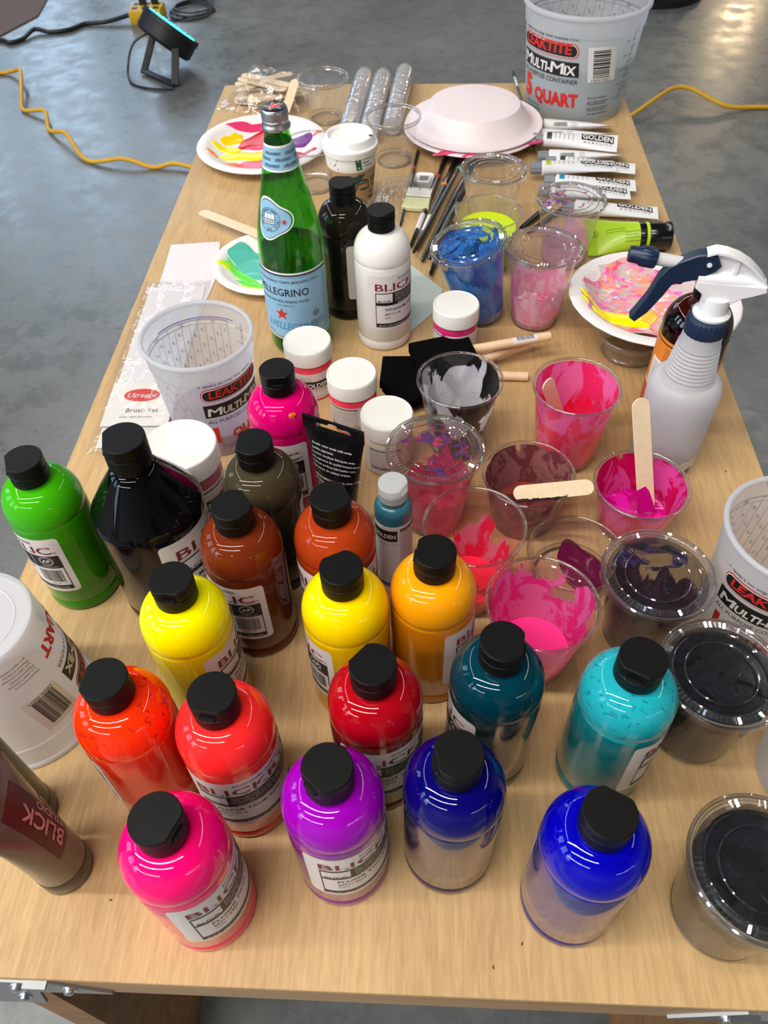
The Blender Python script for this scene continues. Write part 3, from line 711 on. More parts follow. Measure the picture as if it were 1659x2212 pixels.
mb = MB(); mb.lathe([(.001, .003), (.044, .003), (.047, 0), (.0495, .0012), (.056, .075), (.0575, .078), (.0575, .090)], 72, 0, cb=False, ct=False)
mb.lathe([(.0565+.0022*math.cos(a), .090+.0024*math.sin(a)) for a in [2*PI*i/10 for i in range(10)]], 72, 0, closed=True); mb.build('container_wall', FROST, t)

# ------------------------------------------------------------------ green glass water bottle
t = thing('water_bottle', 'green glass mineral water bottle with light blue labels', 'glass bottle', T(-.1680, .905))
GR = clear('green_glass', (.44, .83, .33, 1), 1.0, .0, .015)
def bz(pts, n=10):
    o = smooth_path([(p[0], p[1], 0) for p in pts], n); return [(v.x, v.y) for v in o]
prof = bz([(.0395, .004), (.0415, .010), (.0420, .03), (.0420, .08), (.0420, .130), (.0412, .155), (.0380, .180), (.0320, .208), (.0245, .240), (.0185, .265), (.0155, .283), (.0142, .293)], 5)
prof = [(.034, 0), (.038, .001)]+prof
neck = [(.0145, .2945), (.0158, .2955), (.0158, .2985), (.0142, .300), (.0140, .306)]
mb = MB(); mb.lathe(prof+neck, 72, 0, ct=False)
inn = [(max(.004, r-.003), z+.004) for r, z in prof]
mb.lathe(inn, 64, 0, ct=False)
mb.build('glass_body', GR, t)
wl = .150; mb = MB(); mb.lathe([(max(.004, r-.0034), z+.005) for r, z in prof if z < wl-.005]+[(.0375, wl), (.002, wl)], 64)
mb.build('mineral_water', clear('green_water', (.25, .42, .20, 1), 1.0, .0, .03), t)
mb = MB(); mb.lathe([(.0162, .2945), (.0166, .2955), (.0166, .2975), (.0152, .2995), (.0148, .302), (.0150, .3025), (.0150, .3035), (.0146, .304), (.0148, .305), (.0152, .3055)], 72, 0, ct=False)
mb.lathe([(.0152, .3055), (.0152, .3115), (.0146, .3150), (.0138, .3160)], 96, 0, cb=False, rmod=lambda r, z, k, a: r-(.0004 if k % 3 == 0 and .304 < z < .3120 else 0))
mb.lathe([(.0139, .3159), (.0139, .3164), (.0132, .3167), (.001, .3167)], 48, 1)
f = lambda u, v: (u, v, .31685)
star = lambda R1, R2, q=0: [((R1 if i % 2 == 0 else R2)*math.cos(PI/2+i*PI/5+q), (R1 if i % 2 == 0 else R2)*math.sin(PI/2+i*PI/5+q)) for i in range(10)]
def addstar(mb, fn, cu, cv, R1, mat, q=0, R2=None):
    p = star(R1, R2 or R1*.42, q); mb.add([fn(cu, cv)]+[fn(cu+a, cv+b) for a, b in p], [(0, 1+i, 1+(i+1) % 10) for i in range(10)], mat)
addstar(mb, f, 0, 0, .0115, 2, .3); addstar(mb, lambda u, v: (u, v, .3170), 0, 0, .0098, 1, .3); addstar(mb, lambda u, v: (u, v, .3171), 0, 0, .0085, 3, .3)
mb.text('S.PELLEGRINO', .0034, lambda u, v: (-v*.8+u*.6, u*.8+v*.6, .3173), 0, -.001, 2, .01, align='C', width=.020)
mb.build('screw_cap', [pbr('brushed_aluminium', srgb(196, 196, 196), .32, 1.0), pbr('navy_print', srgb(18, 20, 40), .35), WINK, BRIGHTRED], t)
BLUE = pbr('pale_blue_label', srgb(142, 188, 216), .5); BLUE2 = pbr('mid_blue_print', srgb(78, 156, 204), .5); NAVY = pbr('navy_ink', srgb(30, 36, 60), .5)
def rbot(z):
    P_ = prof
    for i in range(len(P_)-1):
        if P_[i][1] <= z <= P_[i+1][1]:
            q = (z-P_[i][1])/max(1e-9, P_[i+1][1]-P_[i][1]); return P_[i][0]+(P_[i+1][0]-P_[i][0])*q
    return P_[-1][0]
mb = MB(); A0 = 194; F = [cylmap(rbot, A0, .0002+.0003*i) for i in range(5)]
mb.rpatch(F[0], 0, .112, .030, .133, .004, 50, 4); mb.grid(F[1], 0, .112, 50, .0325, .1305, 3, 1); mb.grid(F[2], 0, .112, 50, .1285, .1292, 1, 1)
mb.grid(F[2], 0, .112, 50, .034, .1290, 3, 0); mb.grid(F[3], 0, .112, 50, .1265, .1268, 1, 1)
mb.text('SAN PELLEGRINO TERME (BERGAMO) ITALY', .0052, F[3], .050, .1185, 1, align='C', width=.088)
mb.text('S.PELLEGRINO', .0150, F[3], .038, .1000, 1, .012, align='C', width=.082)
mb.text('SPARKLING NATURAL MINERAL WATER', .0052, F[3], .042, .0900, 1, align='C', width=.072); mb.text('WITH ADDED CO2', .0028, F[3], .046, .0845, 1, align='C')
mb.text('S.PELLEGRINO', .0150, F[3], .050, .0480, 2, .015, .25, 'C', width=.072)
addstar(mb, F[2], .040, .0715, .0112, 4); addstar(mb, F[3], .040, .0715, .0095, 3)
lines(mb, F[3], .078, .062, 3, .0026, 1, 1, .022); mb.text('750 mL', .004, F[3], .012, .038, 1); lines(mb, F[3], .100, .126, 26, .0024, 1, 0, .010)
ap_seal(mb, F[3], .086, .070, .0045, 1)
mb.build('front_label', [BLUE, NAVY, BLUE2, BRIGHTRED, WHITEP], t, flat=True)
mb = MB(); F = [cylmap(rbot, 247, .0002+.0003*i) for i in range(5)]
zc = .199
def tri(s_): 
    o = []
    for i in range(60):
        a = 2*PI*i/60; rr = s_*(1+.16*math.cos(3*a)); o.append((rr*math.cos(a), rr*math.sin(a)))
    return o
def disc(mb, fn, cu, cv, pts, mat):
    n = len(pts); vs = [fn(cu, cv)]
    for q in (.5, 1): vs += [fn(cu+a*q, cv+b*q) for a, b in pts]
    mb.add(vs, [(0, 1+i, 1+(i+1) % n) for i in range(n)]+[(1+i, 1+n+i, 1+n+(i+1) % n, 1+(i+1) % n) for i in range(n)], mat)
disc(mb, F[0], 0, zc, tri(.0235), 4); disc(mb, F[1], 0, zc, tri(.0212), 1); disc(mb, F[2], 0, zc, tri(.0205), 0)
cu = -.003
ap = [(.0132*math.cos(2*PI*i/40), .0132*math.sin(2*PI*i/40)) for i in range(40)]
for q, wd in ((.0138, .0004), (.0085, .0003)):
    vs = []; 
    for i in range(40):
        a = 2*PI*i/40; vs += [F[3](cu+q*math.cos(a), zc+q*math.sin(a)), F[3](cu+(q-wd)*math.cos(a), zc+(q-wd)*math.sin(a))]
    mb.add(vs, [(2*i, 2*((i+1) % 40), 2*((i+1) % 40)+1, 2*i+1) for i in range(40)], 1)
def ringtext(mb, fn, s_, size, rad, a0, a1, mat):
    for i, ch in enumerate(s_):
        if ch == ' ': continue
        a = math.radians(a0+(a1-a0)*i/(len(s_)-1))
        g = lambda u, v, a=a: fn(cu+(rad+v)*math.cos(a)+u*math.sin(a), zc+(rad+v)*math.sin(a)-u*math.cos(a))
        mb.text(ch, size, g, 0, 0, mat, align='C')
ringtext(mb, F[3], 'SAN PELLEGRINO TERME * ITALIA', .0040, .0098, 215, -40, 1)
mb.text('1899', .0042, F[3], cu, zc-.0128, 1, align='C')
for i in range(5): mb.grid(F[3], cu-.0068+.0028*i, cu-.0050+.0028*i, 1, zc-.005, zc+.0025, 1, 4)
for i in range(3): disc(mb, F[3], cu-.0045+.0045*i, zc+.0045, [(.0020*math.cos(2*PI*k/12), .0026*math.sin(2*PI*k/12)) for k in range(12)], 4)
for j in range(3): mb.grid(F[4], cu-.007, cu+.007, 4, zc-.0048+.0026*j, zc-.0042+.0026*j, 1, 1)
addstar(mb, F[3], .0155, zc-.001, .0034, 3)
mb.build('shoulder_label', [BLUE, NAVY, BLUE2, BRIGHTRED, WHITEP], t, flat=True)
mb = MB(); F = [cylmap(rbot, 180, .0003+.0003*i) for i in range(4)]
mb.lathe([(rbot(.252)+.0003, .252), (rbot(.262)+.0003, .262), (rbot(.280)+.0003, .280)], 64, 4, cb=False, ct=False)
mb.lathe([(rbot(.2545)+.0006, .2545), (rbot(.265)+.0006, .265), (rbot(.2775)+.0006, .2775)], 64, 0, cb=False, ct=False)
for u in (.008, .032, .056):
    for j, (v, du) in enumerate(((.2705, .004), (.2640, -.006), (.2575, .006))): mb.text('S.PELLEGRINO', .0043, F[3], u+du, v, 1, .012, width=.019)
mb.build('neck_label', [BLUE, NAVY, BLUE2, BRIGHTRED, WHITEP], t, flat=True)

# ------------------------------------------------------------------ spray bottle
t = thing('spray_bottle', 'milky spray bottle with white head and navy trigger', 'spray bottle', T(.286, .678))
pr = [(.033, 0), (.0355, .0015), (.0368, .005), (.0378, .05), (.0388, .100), (.0390, .112)]
for i in range(1, 7): pr.append((.0390-.009*(1-math.cos(PI/2*i/6))*1.2, .112+.017*math.sin(PI/2*i/6)))
pr.append((.0262, .1330))
for i in range(9):
    z = .1345+.0044*i; r = .0258-.0006*i; pr += [(r, z), (r+.0008, z+.0022)]
pr += [(.0204, .176), (.0198, .186), (.0188, .190)]
MB().lathe(pr, 80, 0).build('bottle_body', frosted('milky_bottle', (.84, .84, .86, 1), .20, .28), t)
MB().lathe([(.0340, .003), (.0360, .006), (.0370, .06), (.0375, .098), (.002, .098)], 64, 0).build('clear_liquid', clear('hazy_water', (.9, .9, .93, 1), .6, .02, .02, haze=.25), t)
NAVYP = pbr('navy_plastic', srgb(16, 38, 66), .35)
MB().lathe([(.0196, .187), (.0206, .188), (.0206, .2035), (.0196, .205)], 96, 0, rmod=lambda r, z, k, a: r-(.0006 if k % 4 == 0 else 0)).build('collar', NAVYP, t)
hd = bpy.data.objects.new('sprayer_head', None); COL.objects.link(hd); hd.parent = t; hd.location = (.003, .004, .205); hd.rotation_euler = (0, 0, math.radians(171))
WS = pbr('white_sprayer', srgb(240, 240, 242), .3)
mb = MB(); mb.lathe([(.0182, 0), (.0186, .001), (.0186, .003), (.0160, .0045), (.0145, .006), (.0140, .022)], 64, 0, ct=True)
Xs = Matrix.Rotation(PI/2, 4, 'X')   # prism profiles in the head's x-z plane
def side(mb, pts, w, mat, bev=.0012): mb.prism(pts, -w/2, w/2, mat, Xs, bev)
side(mb, [(-.014, .018), (.014, .018), (.016, .026), (.024, .032), (.024, .040), (-.040, .040), (-.042, .034), (-.030, .028), (-.020, .024)], .018, 0)
mb.tube([(.024, 0, .040), (.0, 0, .0405), (-.02, 0, .0395), (-.038, 0, .0370)], [.0085, .0090, .0082, .0062], 20, 0)
sh = [(.010, .062), (.016, .0655), (.022, .064), (.020, .058), (.012, .056), (-.010, .050), (-.030, .044), (-.044, .036), (-.046, .040), (-.036, .050), (-.020, .059), (-.004, .0655), (.008, .069)]
side(mb, [(.022, .066), (.016, .0695), (.006, .0690), (-.006, .0660), (-.020, .0590), (-.030, .0500), (-.040, .0400), (-.037, .0350), (-.020, .040), (.010, .044), (.022, .052)], .004, 0, .0008)
rib = [(.022, .0665), (.014, .070), (.004, .0690), (-.008, .0655), (-.020, .0590), (-.032, .0490), (-.041, .0385)]
mb.loft([[(x, s_*.0075, z+dz) for s_, dz in ((-1, -.001), (1, -.001), (1, .0012), (-1, .0012))] for x, z in rib], 0)
mb.box((-.008, 0, .050), (.003, .010, .022), 0); mb.box((.002, 0, .030), (.003, .0155, .022), 0)
mb.build('sprayer_body', WS, hd)
mb = MB(); side(mb, [(.020, .068), (.030, .066), (.044, .058), (.054, .050), (.060, .038), (.066, .016), (.074, -.002), (.078, -.010), (.072, -.014), (.062, -.002), (.052, .018), (.046, .032), (.036, .036), (.024, .040), (.010, .050), (.006, .056), (.012, .066)], .0135, 0, .0012)
mb.tube([(.018, -.0085, .0585), (.018, .0085, .0585)], .0050, 20, 0); mb.tube([(.040, -.008, .038), (.040, .008, .038)], .0032, 16, 0)
mb.tube([(.018, -.0092, .0585), (.018, .0092, .0585)], .0024, 14, 1)
mb.build('trigger', [NAVYP, WS], hd)
mb = MB(); Xn = Matrix.Translation((.040, 0, .053)) @ Matrix.Rotation(math.radians(84), 4, 'Y')
mb.lathe([(.0062, 0), (.0062, .030)], 32, 1, Xn); mb.lathe([(.0090, .026), (.0100, .028), (.0100, .040), (.0082, .043), (.0080, .050), (.0072, .0525), (.003, .0525)], 60, 0, Xn, rmod=lambda r, z, k, a: r-(.0007 if k % 5 == 0 and z < .042 else 0))
mb.build('nozzle', [NAVYP, pbr('grey_white_plastic', srgb(206, 206, 208), .35)], hd)
mb = MB(); rf = lambda v: .0368+.0012*v/.05; F = [cylmap(rf, 286, .0002+.0003*i) for i in range(2)]
mb.rpatch(F[0], 0, .024, .004, .030, .001, 14, 0); mb.text('All-Purpose Sprayer', .0026, F[1], .002, .026, 1); mb.text('Empty bottle 16 oz', .0024, F[1], .002, .0225, 1); barcode(mb, F[1], .003, .020, .006, .018, 1, 3)
mb.build('price_sticker', [pbr('cream_sticker', srgb(236, 232, 222), .5), INK], t, flat=True)

# ------------------------------------------------------------------ amber bottle
t = thing('amber_bottle', 'dark amber bottle with orange label behind the spray bottle', 'bottle', T(.313, .765))
pr = [(.034, 0), (.037, .0015), (.0385, .005), (.0385, .130)]+[(.0385-.021*(1-math.cos(PI/2*i/10)), .130+.030*math.sin(PI/2*i/10)) for i in range(1, 11)]+[(.0140, .165), (.0135, .172)]
mb = MB(); mb.lathe(pr, 72)
mb.build('bottle_body', clear('amber_plastic', (.22, .075, .018, 1), 1.1, .03, .03), t)
MB().lathe([(.033, .003), (.0372, .006), (.0375, .112), (.002, .112)], 64).build('liquid', pbr('dark_amber_liquid', srgb(34, 16, 8), .1), t)
add_cap(t, .170, .9, 100, BLACKP)
ORG = pbr('orange_label', srgb(226, 132, 44), .45); RUST = pbr('rust_label', srgb(190, 76, 36), .45)
mb = MB(); rf = lambda v: .0385; F = [cylmap(rf, 100, .0002+.0003*i) for i in range(3)]; W = math.radians(142)*.0385
mb.rpatch(F[0], 0, W, .018, .122, .002, 50, 0); mb.grid(F[1], 0, W, 40, .019, .046, 1, 1); mb.grid(F[1], 0, W, 40, .050, .054, 1, 3)
mb.grid(F[1], W-.040, W-.004, 20, .056, .092, 1, 3); barcode(mb, F[2], W-.018, W-.005, .060, .088, 2, 8); lines(mb, F[2], W-.036, .090, 9, .0026, 2, 0, .016)
mb.grid(F[1], 0, W, 40, .1165, .118, 1, 2); lines(mb, F[2], W-.022, .114, 7, .0024, 2, 1, .020); lines(mb, F[2], W-.026, .044, 5, .0026, 2, 2, .022)
mb.build('label', [ORG, RUST, INK, WINK], t, flat=True)
mb = MB(); F = [cylmap(rf, 262, .0002+.0003*i) for i in range(2)]
F2 = [cylmap(rf, 318, .0002+.0003*i) for i in range(3)]
mb.rpatch(F2[0], 0, .055, .018, .122, .002, 30, 0); mb.grid(F2[1], 0, .055, 30, .050, .095, 1, 1); lines(mb, F2[2], .004, .112, 5, .003, 2, 0, .03)
mb.build('front_label', [ORG, pbr('pale_orange', srgb(214, 150, 104), .5), INK], t, flat=True)
# ------------------------------------------------------------------ paper coffee cup
t = thing('coffee_cup', 'paper coffee cup with white lid and kraft sleeve printed with a face', 'coffee cup', T(-.1205, 1.270))
RC = lambda z: .0300+.0125*z/.106
MB().lathe([(.0285, 0), (.0300, .0005)]+[(RC(z), z) for z in (.01, .05, .09, .104)], 72).build('paper_cup', pbr('cup_paper', srgb(228, 232, 226), .5), t)
mb = MB(); mb.lathe([(.0425, .100), (.0438, .1005), (.0446, .104), (.0446, .107), (.0452, .109), (.0446, .1115), (.0415, .1125), (.0405, .1135), (.0390, .122), (.0375, .1245), (.0355, .125), (.0335, .1235), (.0315, .1190), (.002, .1180)], 96, 0)
mb.lathe([(.0032, .1244), (.0030, .1252), (.001, .1252)], 16, 1, Matrix.Translation((.0352*math.cos(-.25), .0352*math.sin(-.25), 0)))
mb.build('lid', [pbr('white_lid', srgb(240, 240, 238), .4), pbr('sip_hole', srgb(60, 56, 52), .6)], t)
KR = pbr('kraft', srgb(170, 136, 100), .65); TEAL = pbr('teal_print', srgb(24, 66, 66), .6); GRN = pbr('green_print', srgb(0, 88, 62), .5); CRED = pbr('cup_red', srgb(168, 38, 40), .5)
mb = MB(); F = [cylmap(RC, 213, .0003+.0003*i) for i in range(4)]
def poly(mb, fn, pts, mat, nsub=1):
    cu_, cv_ = sum(p[0] for p in pts)/len(pts), sum(p[1] for p in pts)/len(pts)
    mb.add([fn(cu_, cv_)]+[fn(*p) for p in pts], [(0, i+1, (i+1) % len(pts)+1) for i in range(len(pts))], mat)
mb.rpatch(F[0], -.025, .060, .082, .0995, .0002, 30, 1)
poly(mb, F[1], [(-.025, .0995), (.024, .0995), (.016, .087), (.023, .0845), (.022, .082), (-.025, .082)], 0)
poly(mb, F[1], [(.052, .082), (.061, .082), (.061, .0995), (.052, .0995)], 2)
addstar(mb, F[2], .0565, .086, .0022, 1); addstar(mb, F[2], .0565, .0975, .0022, 1)
mb.rpatch(F[2], .063, .083, .083, .0985, .001, 10, 1); mb.text('Mocha', .0044, F[3], .065, .092, 3, .01); mb.text('Whipped', .0040, F[3], .065, .0866, 3, .01)
mb.build('cup_print', [CRED, WHITEP, GRN, INK], t, flat=True)
SL = lambda z: RC(z)+.0007
sl = MB(); sl.lathe([(RC(.022)+.0002, .022), (SL(.022)+.0004, .0222), (SL(.079)+.0004, .0788), (RC(.079)+.0002, .079)], 72, 0, cb=False, ct=False)
F = [cylmap(SL, 217, .0007+.0002*i) for i in range(3)]
c0 = .070     # middle of the face along the wrap
def band(pts, w, mat=1):
    n = len(pts); up = []; dn = []
    for i, p in enumerate(pts):
        a = Vector(pts[max(i-1, 0)]); b = Vector(pts[min(i+1, n-1)]); d = (b-a).normalized(); q = w*math.sin(PI*(i+.35)/(n-.3))
        up.append((c0+p[0]-d.y*q, p[1]+d.x*q)); dn.append((c0+p[0]+d.y*q, p[1]-d.x*q))
    for i in range(n-1): sl.add([F[0](*dn[i]), F[0](*dn[i+1]), F[0](*up[i+1]), F[0](*up[i])], [(0, 1, 2, 3)], mat)
def arc(cx, cy, rx, ry, a, b, n=12): return [(cx+rx*math.cos(math.radians(a+(b-a)*i/n)), cy+ry*math.sin(math.radians(a+(b-a)*i/n))) for i in range(n+1)]
for sgn in (-1, 1):
    x = -.013 if sgn < 0 else .013
    band(arc(x, .056, .0105, .008, 170 if sgn < 0 else 200, 10 if sgn > 0 else -20), .0016)      # brow
    band(arc(x, .0545, .0085, .0045, 175, 5), .0011); band(arc(x, .0515, .0085, .0035, 190, 350), .0019)  # lids
band([(-.0045, .056), (-.0035, .048), (-.003, .042)], .0008)
poly(sl, F[0], [(c0-.0055, .0385), (c0-.001, .0395), (c0+.004, .0415), (c0+.003, .0375), (c0-.001, .0365)], 1)
band(arc(0, .0335, .0095, .0030, 200, 340), .0012); band(arc(0, .0325, .0075, .0050, 200, 340), .0016)
band(arc(0, .045, .026, .032, 250, 360), .0012); band(arc(.002, .044, .0245, .030, 200, 250), .0010)
for i in range(5): band([(-.052+.006*i, .030+.004*i), (-.044+.006*i, .052+.003*i), (-.030+.005*i, .070+.001*i), (-.016+.006*i, .0755)], .0022)
poly(sl, F[0], [(c0-.070, .024), (c0-.052, .024), (c0-.040, .050), (c0-.026, .0755), (c0-.070, .0755)], 1)
for i in range(3): band([(.030+.004*i, .026), (.034+.004*i, .045), (.030+.004*i, .066), (.020+.004*i, .0755)], .0018)
sl.build('kraft_sleeve', [KR, TEAL], t, flat=True)

# ------------------------------------------------------------------ foam plates
def plate_prof(Rr, h=.021, th=.0022, fl=.58):
    top = [(.002, th), (fl*Rr, th), (fl*Rr+.06*Rr, th+.001), (.82*Rr, h-.0035), (.86*Rr, h-.0006), (.95*Rr, h), (.985*Rr, h-.0005), (Rr, h-.0025)]
    bot = [(Rr-.0008, h-.0040), (.95*Rr, h-.0025), (.865*Rr, h-.0030), (.825*Rr, h-.0058), (fl*Rr+.07*Rr, .0006), (fl*Rr+.02*Rr, 0), (.002, 0)]
    return top, bot
def plate_z(Rr, h=.021):
    top, _ = plate_prof(Rr, h)
    def f(r):
        for i in range(len(top)-1):
            if r <= top[i+1][0]:
                q = (r-top[i][0])/(top[i+1][0]-top[i][0]); return top[i][1]+q*(top[i+1][1]-top[i][1])
        return top[-1][1]
    return f
def plate(label, x, y, Rr, z=0, h=.021, flip=False, rot=None, mat=FOAM, group=None, fl=.58):
    t = thing('foam_plate', label, 'plate', T(x, y, z), 0, group, rot)
    top, bot = plate_prof(Rr, h, fl=fl); mb = MB(); mb.lathe(list(reversed(bot))+list(reversed(top)) if False else list(reversed(bot))[0:]+[p for p in reversed(top)], 120, 0, rmod=lambda r, zz, k, a: r*(1-.004*(abs(math.sin(14*a)))) if r > .9*Rr else r)
    if flip: mb.v = [(p[0], -p[1], -p[2]) for p in mb.v]
    mb.build('plate_body', mat, t); return t
def dab(parent, pts, mat, zf, name='paint_dab', h=.0022, wob=.3, k=1.38):
    mb = MB()
    for i, (cx, cy, rx, ry, rot, sd) in enumerate(pts): mb.loft(blob(cx, cy, rx*k, ry*k, rot, sd, h, zf, 60, wob))
    return mb.build(name, mat, parent, angle=60)
C_ = lambda n, rgb, r=.22: pbr(n, srgb(*rgb), r)
R1 = .1215
pl = plate('white foam plate with yellow, red and pink paint dabs behind the green bottle', -.3034, 1.472, R1)
zf = plate_z(R1)
dab(pl, [(-.022, -.022, .040, .013, .12, 11), (-.068, .004, .020, .009, -.35, 14), (.006, -.014, .022, .013, .3, 13)], C_('dab_yellow', (240, 232, 0)), zf)
dab(pl, [(-.064, .040, .014, .012, .5, 21), (-.055, .046, .010, .008, 1.1, 22)], C_('dab_gold', (250, 214, 10)), zf)
dab(pl, [(-.012, .044, .034, .020, .75, 31), (.004, .066, .016, .012, .6, 32), (-.020, .030, .020, .012, .2, 33)], C_('dab_red', (204, 22, 46)), zf)
dab(pl, [(-.040, .080, .026, .007, .25, 41)], C_('dab_rose', (226, 60, 110)), zf)
dab(pl, [(-.004, .014, .018, .008, .1, 51)], C_('dab_pink', (240, 84, 128)), zf)
dab(pl, [(.002, -.052, .030, .014, .2, 52)], C_('dab_pink', (240, 84, 128)), zf)
dab(pl, [(-.040, -.066, .018, .012, -.2, 61)], C_('dab_salmon', (250, 110, 96)), zf)
dab(pl, [(-.088, -.032, .012, .004, -1.0, 62)], C_('dab_orange', (250, 132, 84)), zf)
dab(pl, [(.063, .032, .018, .017, .3, 71)], C_('dab_violet', (112, 14, 134)), zf, wob=.2)
dab(pl, [(.062, -.030, .026, .017, .3, 81)], C_('dab_crimson', (206, 36, 84)), zf)
dab(pl, [(.100, .036, .006, .004, .3, 82)], C_('dab_coral', (250, 104, 84)), zf)
R2 = .088
pl = plate('small white plate with turquoise and lime paint behind the green bottle', -.2370, 1.078, R2, h=.018)
zf = plate_z(R2, .018)
dab(pl, [(-.036, .020, .022, .022, .3, 5), (-.014, .006, .034, .020, -.4, 6), (.012, .012, .03, .018, .2, 7), (-.006, -.022, .030, .008, -.2, 9)], C_('dab_turquoise', (88, 188, 170)), zf)
dab(pl, [(-.040, -.020, .034, .006, -.8, 15), (-.008, -.048, .026, .006, -.3, 16)], C_('dab_green', (104, 224, 80)), zf)
dab(pl, [(-.068, -.004, .008, .006, .3, 17)], C_('dab_lime', (214, 244, 30)), zf)
dab(pl, [(.004, -.058, .026, .007, -.15, 18)], C_('dab_lime', (214, 244, 30)), zf)
# the two plates rim to rim
R3 = .1300
FOAMP = pbr('pinkish_foam', srgb(236, 222, 224), .42, bumpy=.08, bscale=900)
pl = plate('lower foam plate of the closed pair by the far container', .0885, 1.528, R3, 0, .026, mat=FOAMP, group=None)
dab(pl, [(-.03, -.108, .030, .006, .25, 3)], C_('dab_edge_pink', (226, 70, 120)), plate_z(R3, .026), h=.003)
dab(pl, [(.05, -.100, .05, .005, .4, 4)], C_('dab_edge_pink', (226, 70, 120)), plate_z(R3, .026), h=.003)
pl = plate('upside-down foam plate lying as a cover on another plate', .090, 1.530, R3-.002, .0640, .0360, flip=True, mat=FOAMP, fl=.58)
# the palette plate propped on a clear cup
cup('short clear cup under the rim of the pink palette plate', .281, .884, .034, rt=.0455, rb=.037, group=G, seed=31)
R4 = .114
pl = plate('foam plate covered in swirled pink paint beside the amber bottle', .310, .926, R4, .0375, .024, rot=(math.radians(-1.5), math.radians(1.0), 0))
zf = plate_z(R4, .024); mb = MB()
mb.lathe([(.855*R4, zf(.855*R4)+.0004), (.80*R4, zf(.80*R4)+.0010), (.70*R4, zf(.70*R4)+.0012), (.62*R4, zf(.62*R4)+.0012), (.3*R4, zf(.3*R4)+.0012), (.002, .0034)], 120, 0, cb=False, rmod=lambda r, z, k, a: r*(1+(.035*math.sin(5*a+1)+.03*math.sin(11*a)) if r > .75*R4 else 1))
mb.build('paint_layer', marbled('palette_mix', [srgb(240, 150, 184), srgb(238, 222, 220), srgb(250, 92, 146), srgb(232, 110, 190), srgb(250, 160, 120), srgb(206, 188, 186)], 15, 2.4, stretch=(1, 1.5, 1)), pl)
dab(pl, [(-.080, -.006, .016, .006, -.9, 3), (-.064, -.024, .024, .010, -.45, 4), (-.040, -.032, .024, .009, -.05, 5)], C_('dab_bright_yellow', (255, 240, 0)), lambda r: zf(r)+.001, h=.004)
dab(pl, [(-.018, -.022, .022, .012, .5, 6)], C_('dab_soft_yellow', (246, 200, 70)), lambda r: zf(r)+.001, h=.002)

# ------------------------------------------------------------------ craft sticks
def stick_mesh(Ln=.150, w=.0185, th=.0018):
    pts = []
    for i in range(13): a = -PI/2+PI*i/12; pts.append((Ln/2-w/2+w/2*math.cos(a), w/2*math.sin(a)))
    for i in range(13): a = PI/2+PI*i/12; pts.append((-Ln/2+w/2+w/2*math.cos(a), w/2*math.sin(a)))
    return pts, th
def stick(label, A, B, roll=0.0, group=None, w=.0185, Ln=None, paint=None):
    A, B = Vector(A), Vector(B); d = (B-A); L_ = Ln or d.length
    t = thing('craft_stick', label, 'wooden stick', T(*((A+B)/2)), 0, group)
    up = Vector((0, 0, 1)); x = d.normalized(); y = up.cross(x)
    y = y.normalized() if y.length > 1e-4 else Vector((0, 1, 0)); z = x.cross(y)
    M_ = Matrix((x, y, z)).transposed() @ Matrix.Rotation(roll, 3, 'X'); t.rotation_euler = M_.to_euler()
    pts, th = stick_mesh(L_, w); MB().prism(pts, -th/2, th/2, 0, None, .0003).build('stick_body', STICK, t)
    if paint:
        m, a, b = paint[:3]; w2 = w/2+.0004
        if len(paint) > 3:
            q = random.Random(5); e = [(L_/2*(a+(b-a)*i/24), -w2+.0012+.0022*q.random()*(1-i/30)) for i in range(25)]
            MB().prism([(L_/2*b, -w2)]+list(reversed(e))+[(L_/2*a, -w2)], -th/2-.0005, th/2+.0005, 0).build('wet_paint', m, t)
            return t
        MB().prism([(L_/2*a, -w2), (L_/2*b, -w2), (L_/2*b, w2), (L_/2*a+.004, w2*.4), (L_/2*a-.003, 0)], -th/2-.0005, th/2+.0005, 0, None, .0003).build('wet_paint', m, t)
    return t
stick('wooden stick resting across the turquoise-painted plate', (-.370, 1.220, .0200), (-.238, 1.130, .0218))
stick('wooden stick leaning inside the tall neon pink cup', (.1395, .6950, .106), (.172, .712, .016), roll=1.3)
stick('wooden stick standing upright in the magenta cup', (.2235, .6260, .142), (.2490, .5770, .0195), roll=.25, w=.0190, paint=(pbr('stick_magenta', srgb(190, 10, 130), .15), .55, .985))
stick('wooden stick lying across the rim of the maroon cup', (.0965, .5510, .0755), (.1800, .5630, .0758), roll=.5, w=.017, paint=(pbr('stick_maroon', srgb(40, 20, 26), .3), -.93, .30, 1))
rr = random.Random(12)
for i in range(12):
    cx, cy = -.318+rr.uniform(-.02, .02), 1.702+rr.uniform(-.03, .03); a = rr.uniform(-.7, .5)+(.9 if i % 4 == 0 else 0); z = .002+.0032*i
    dx, dy = .062*math.cos(a), .062*math.sin(a)
    stick('pale wooden stick in the heap inside the clear bag', (cx-dx, cy-dy, z), (cx+dx, cy+dy, z+.0006), group='wooden sticks inside the clear bag', Ln=.124)
stick('wooden stick poking out of the clear bag towards the green bottle', (-.262, 1.690, .046), (-.278, 1.606, .014))
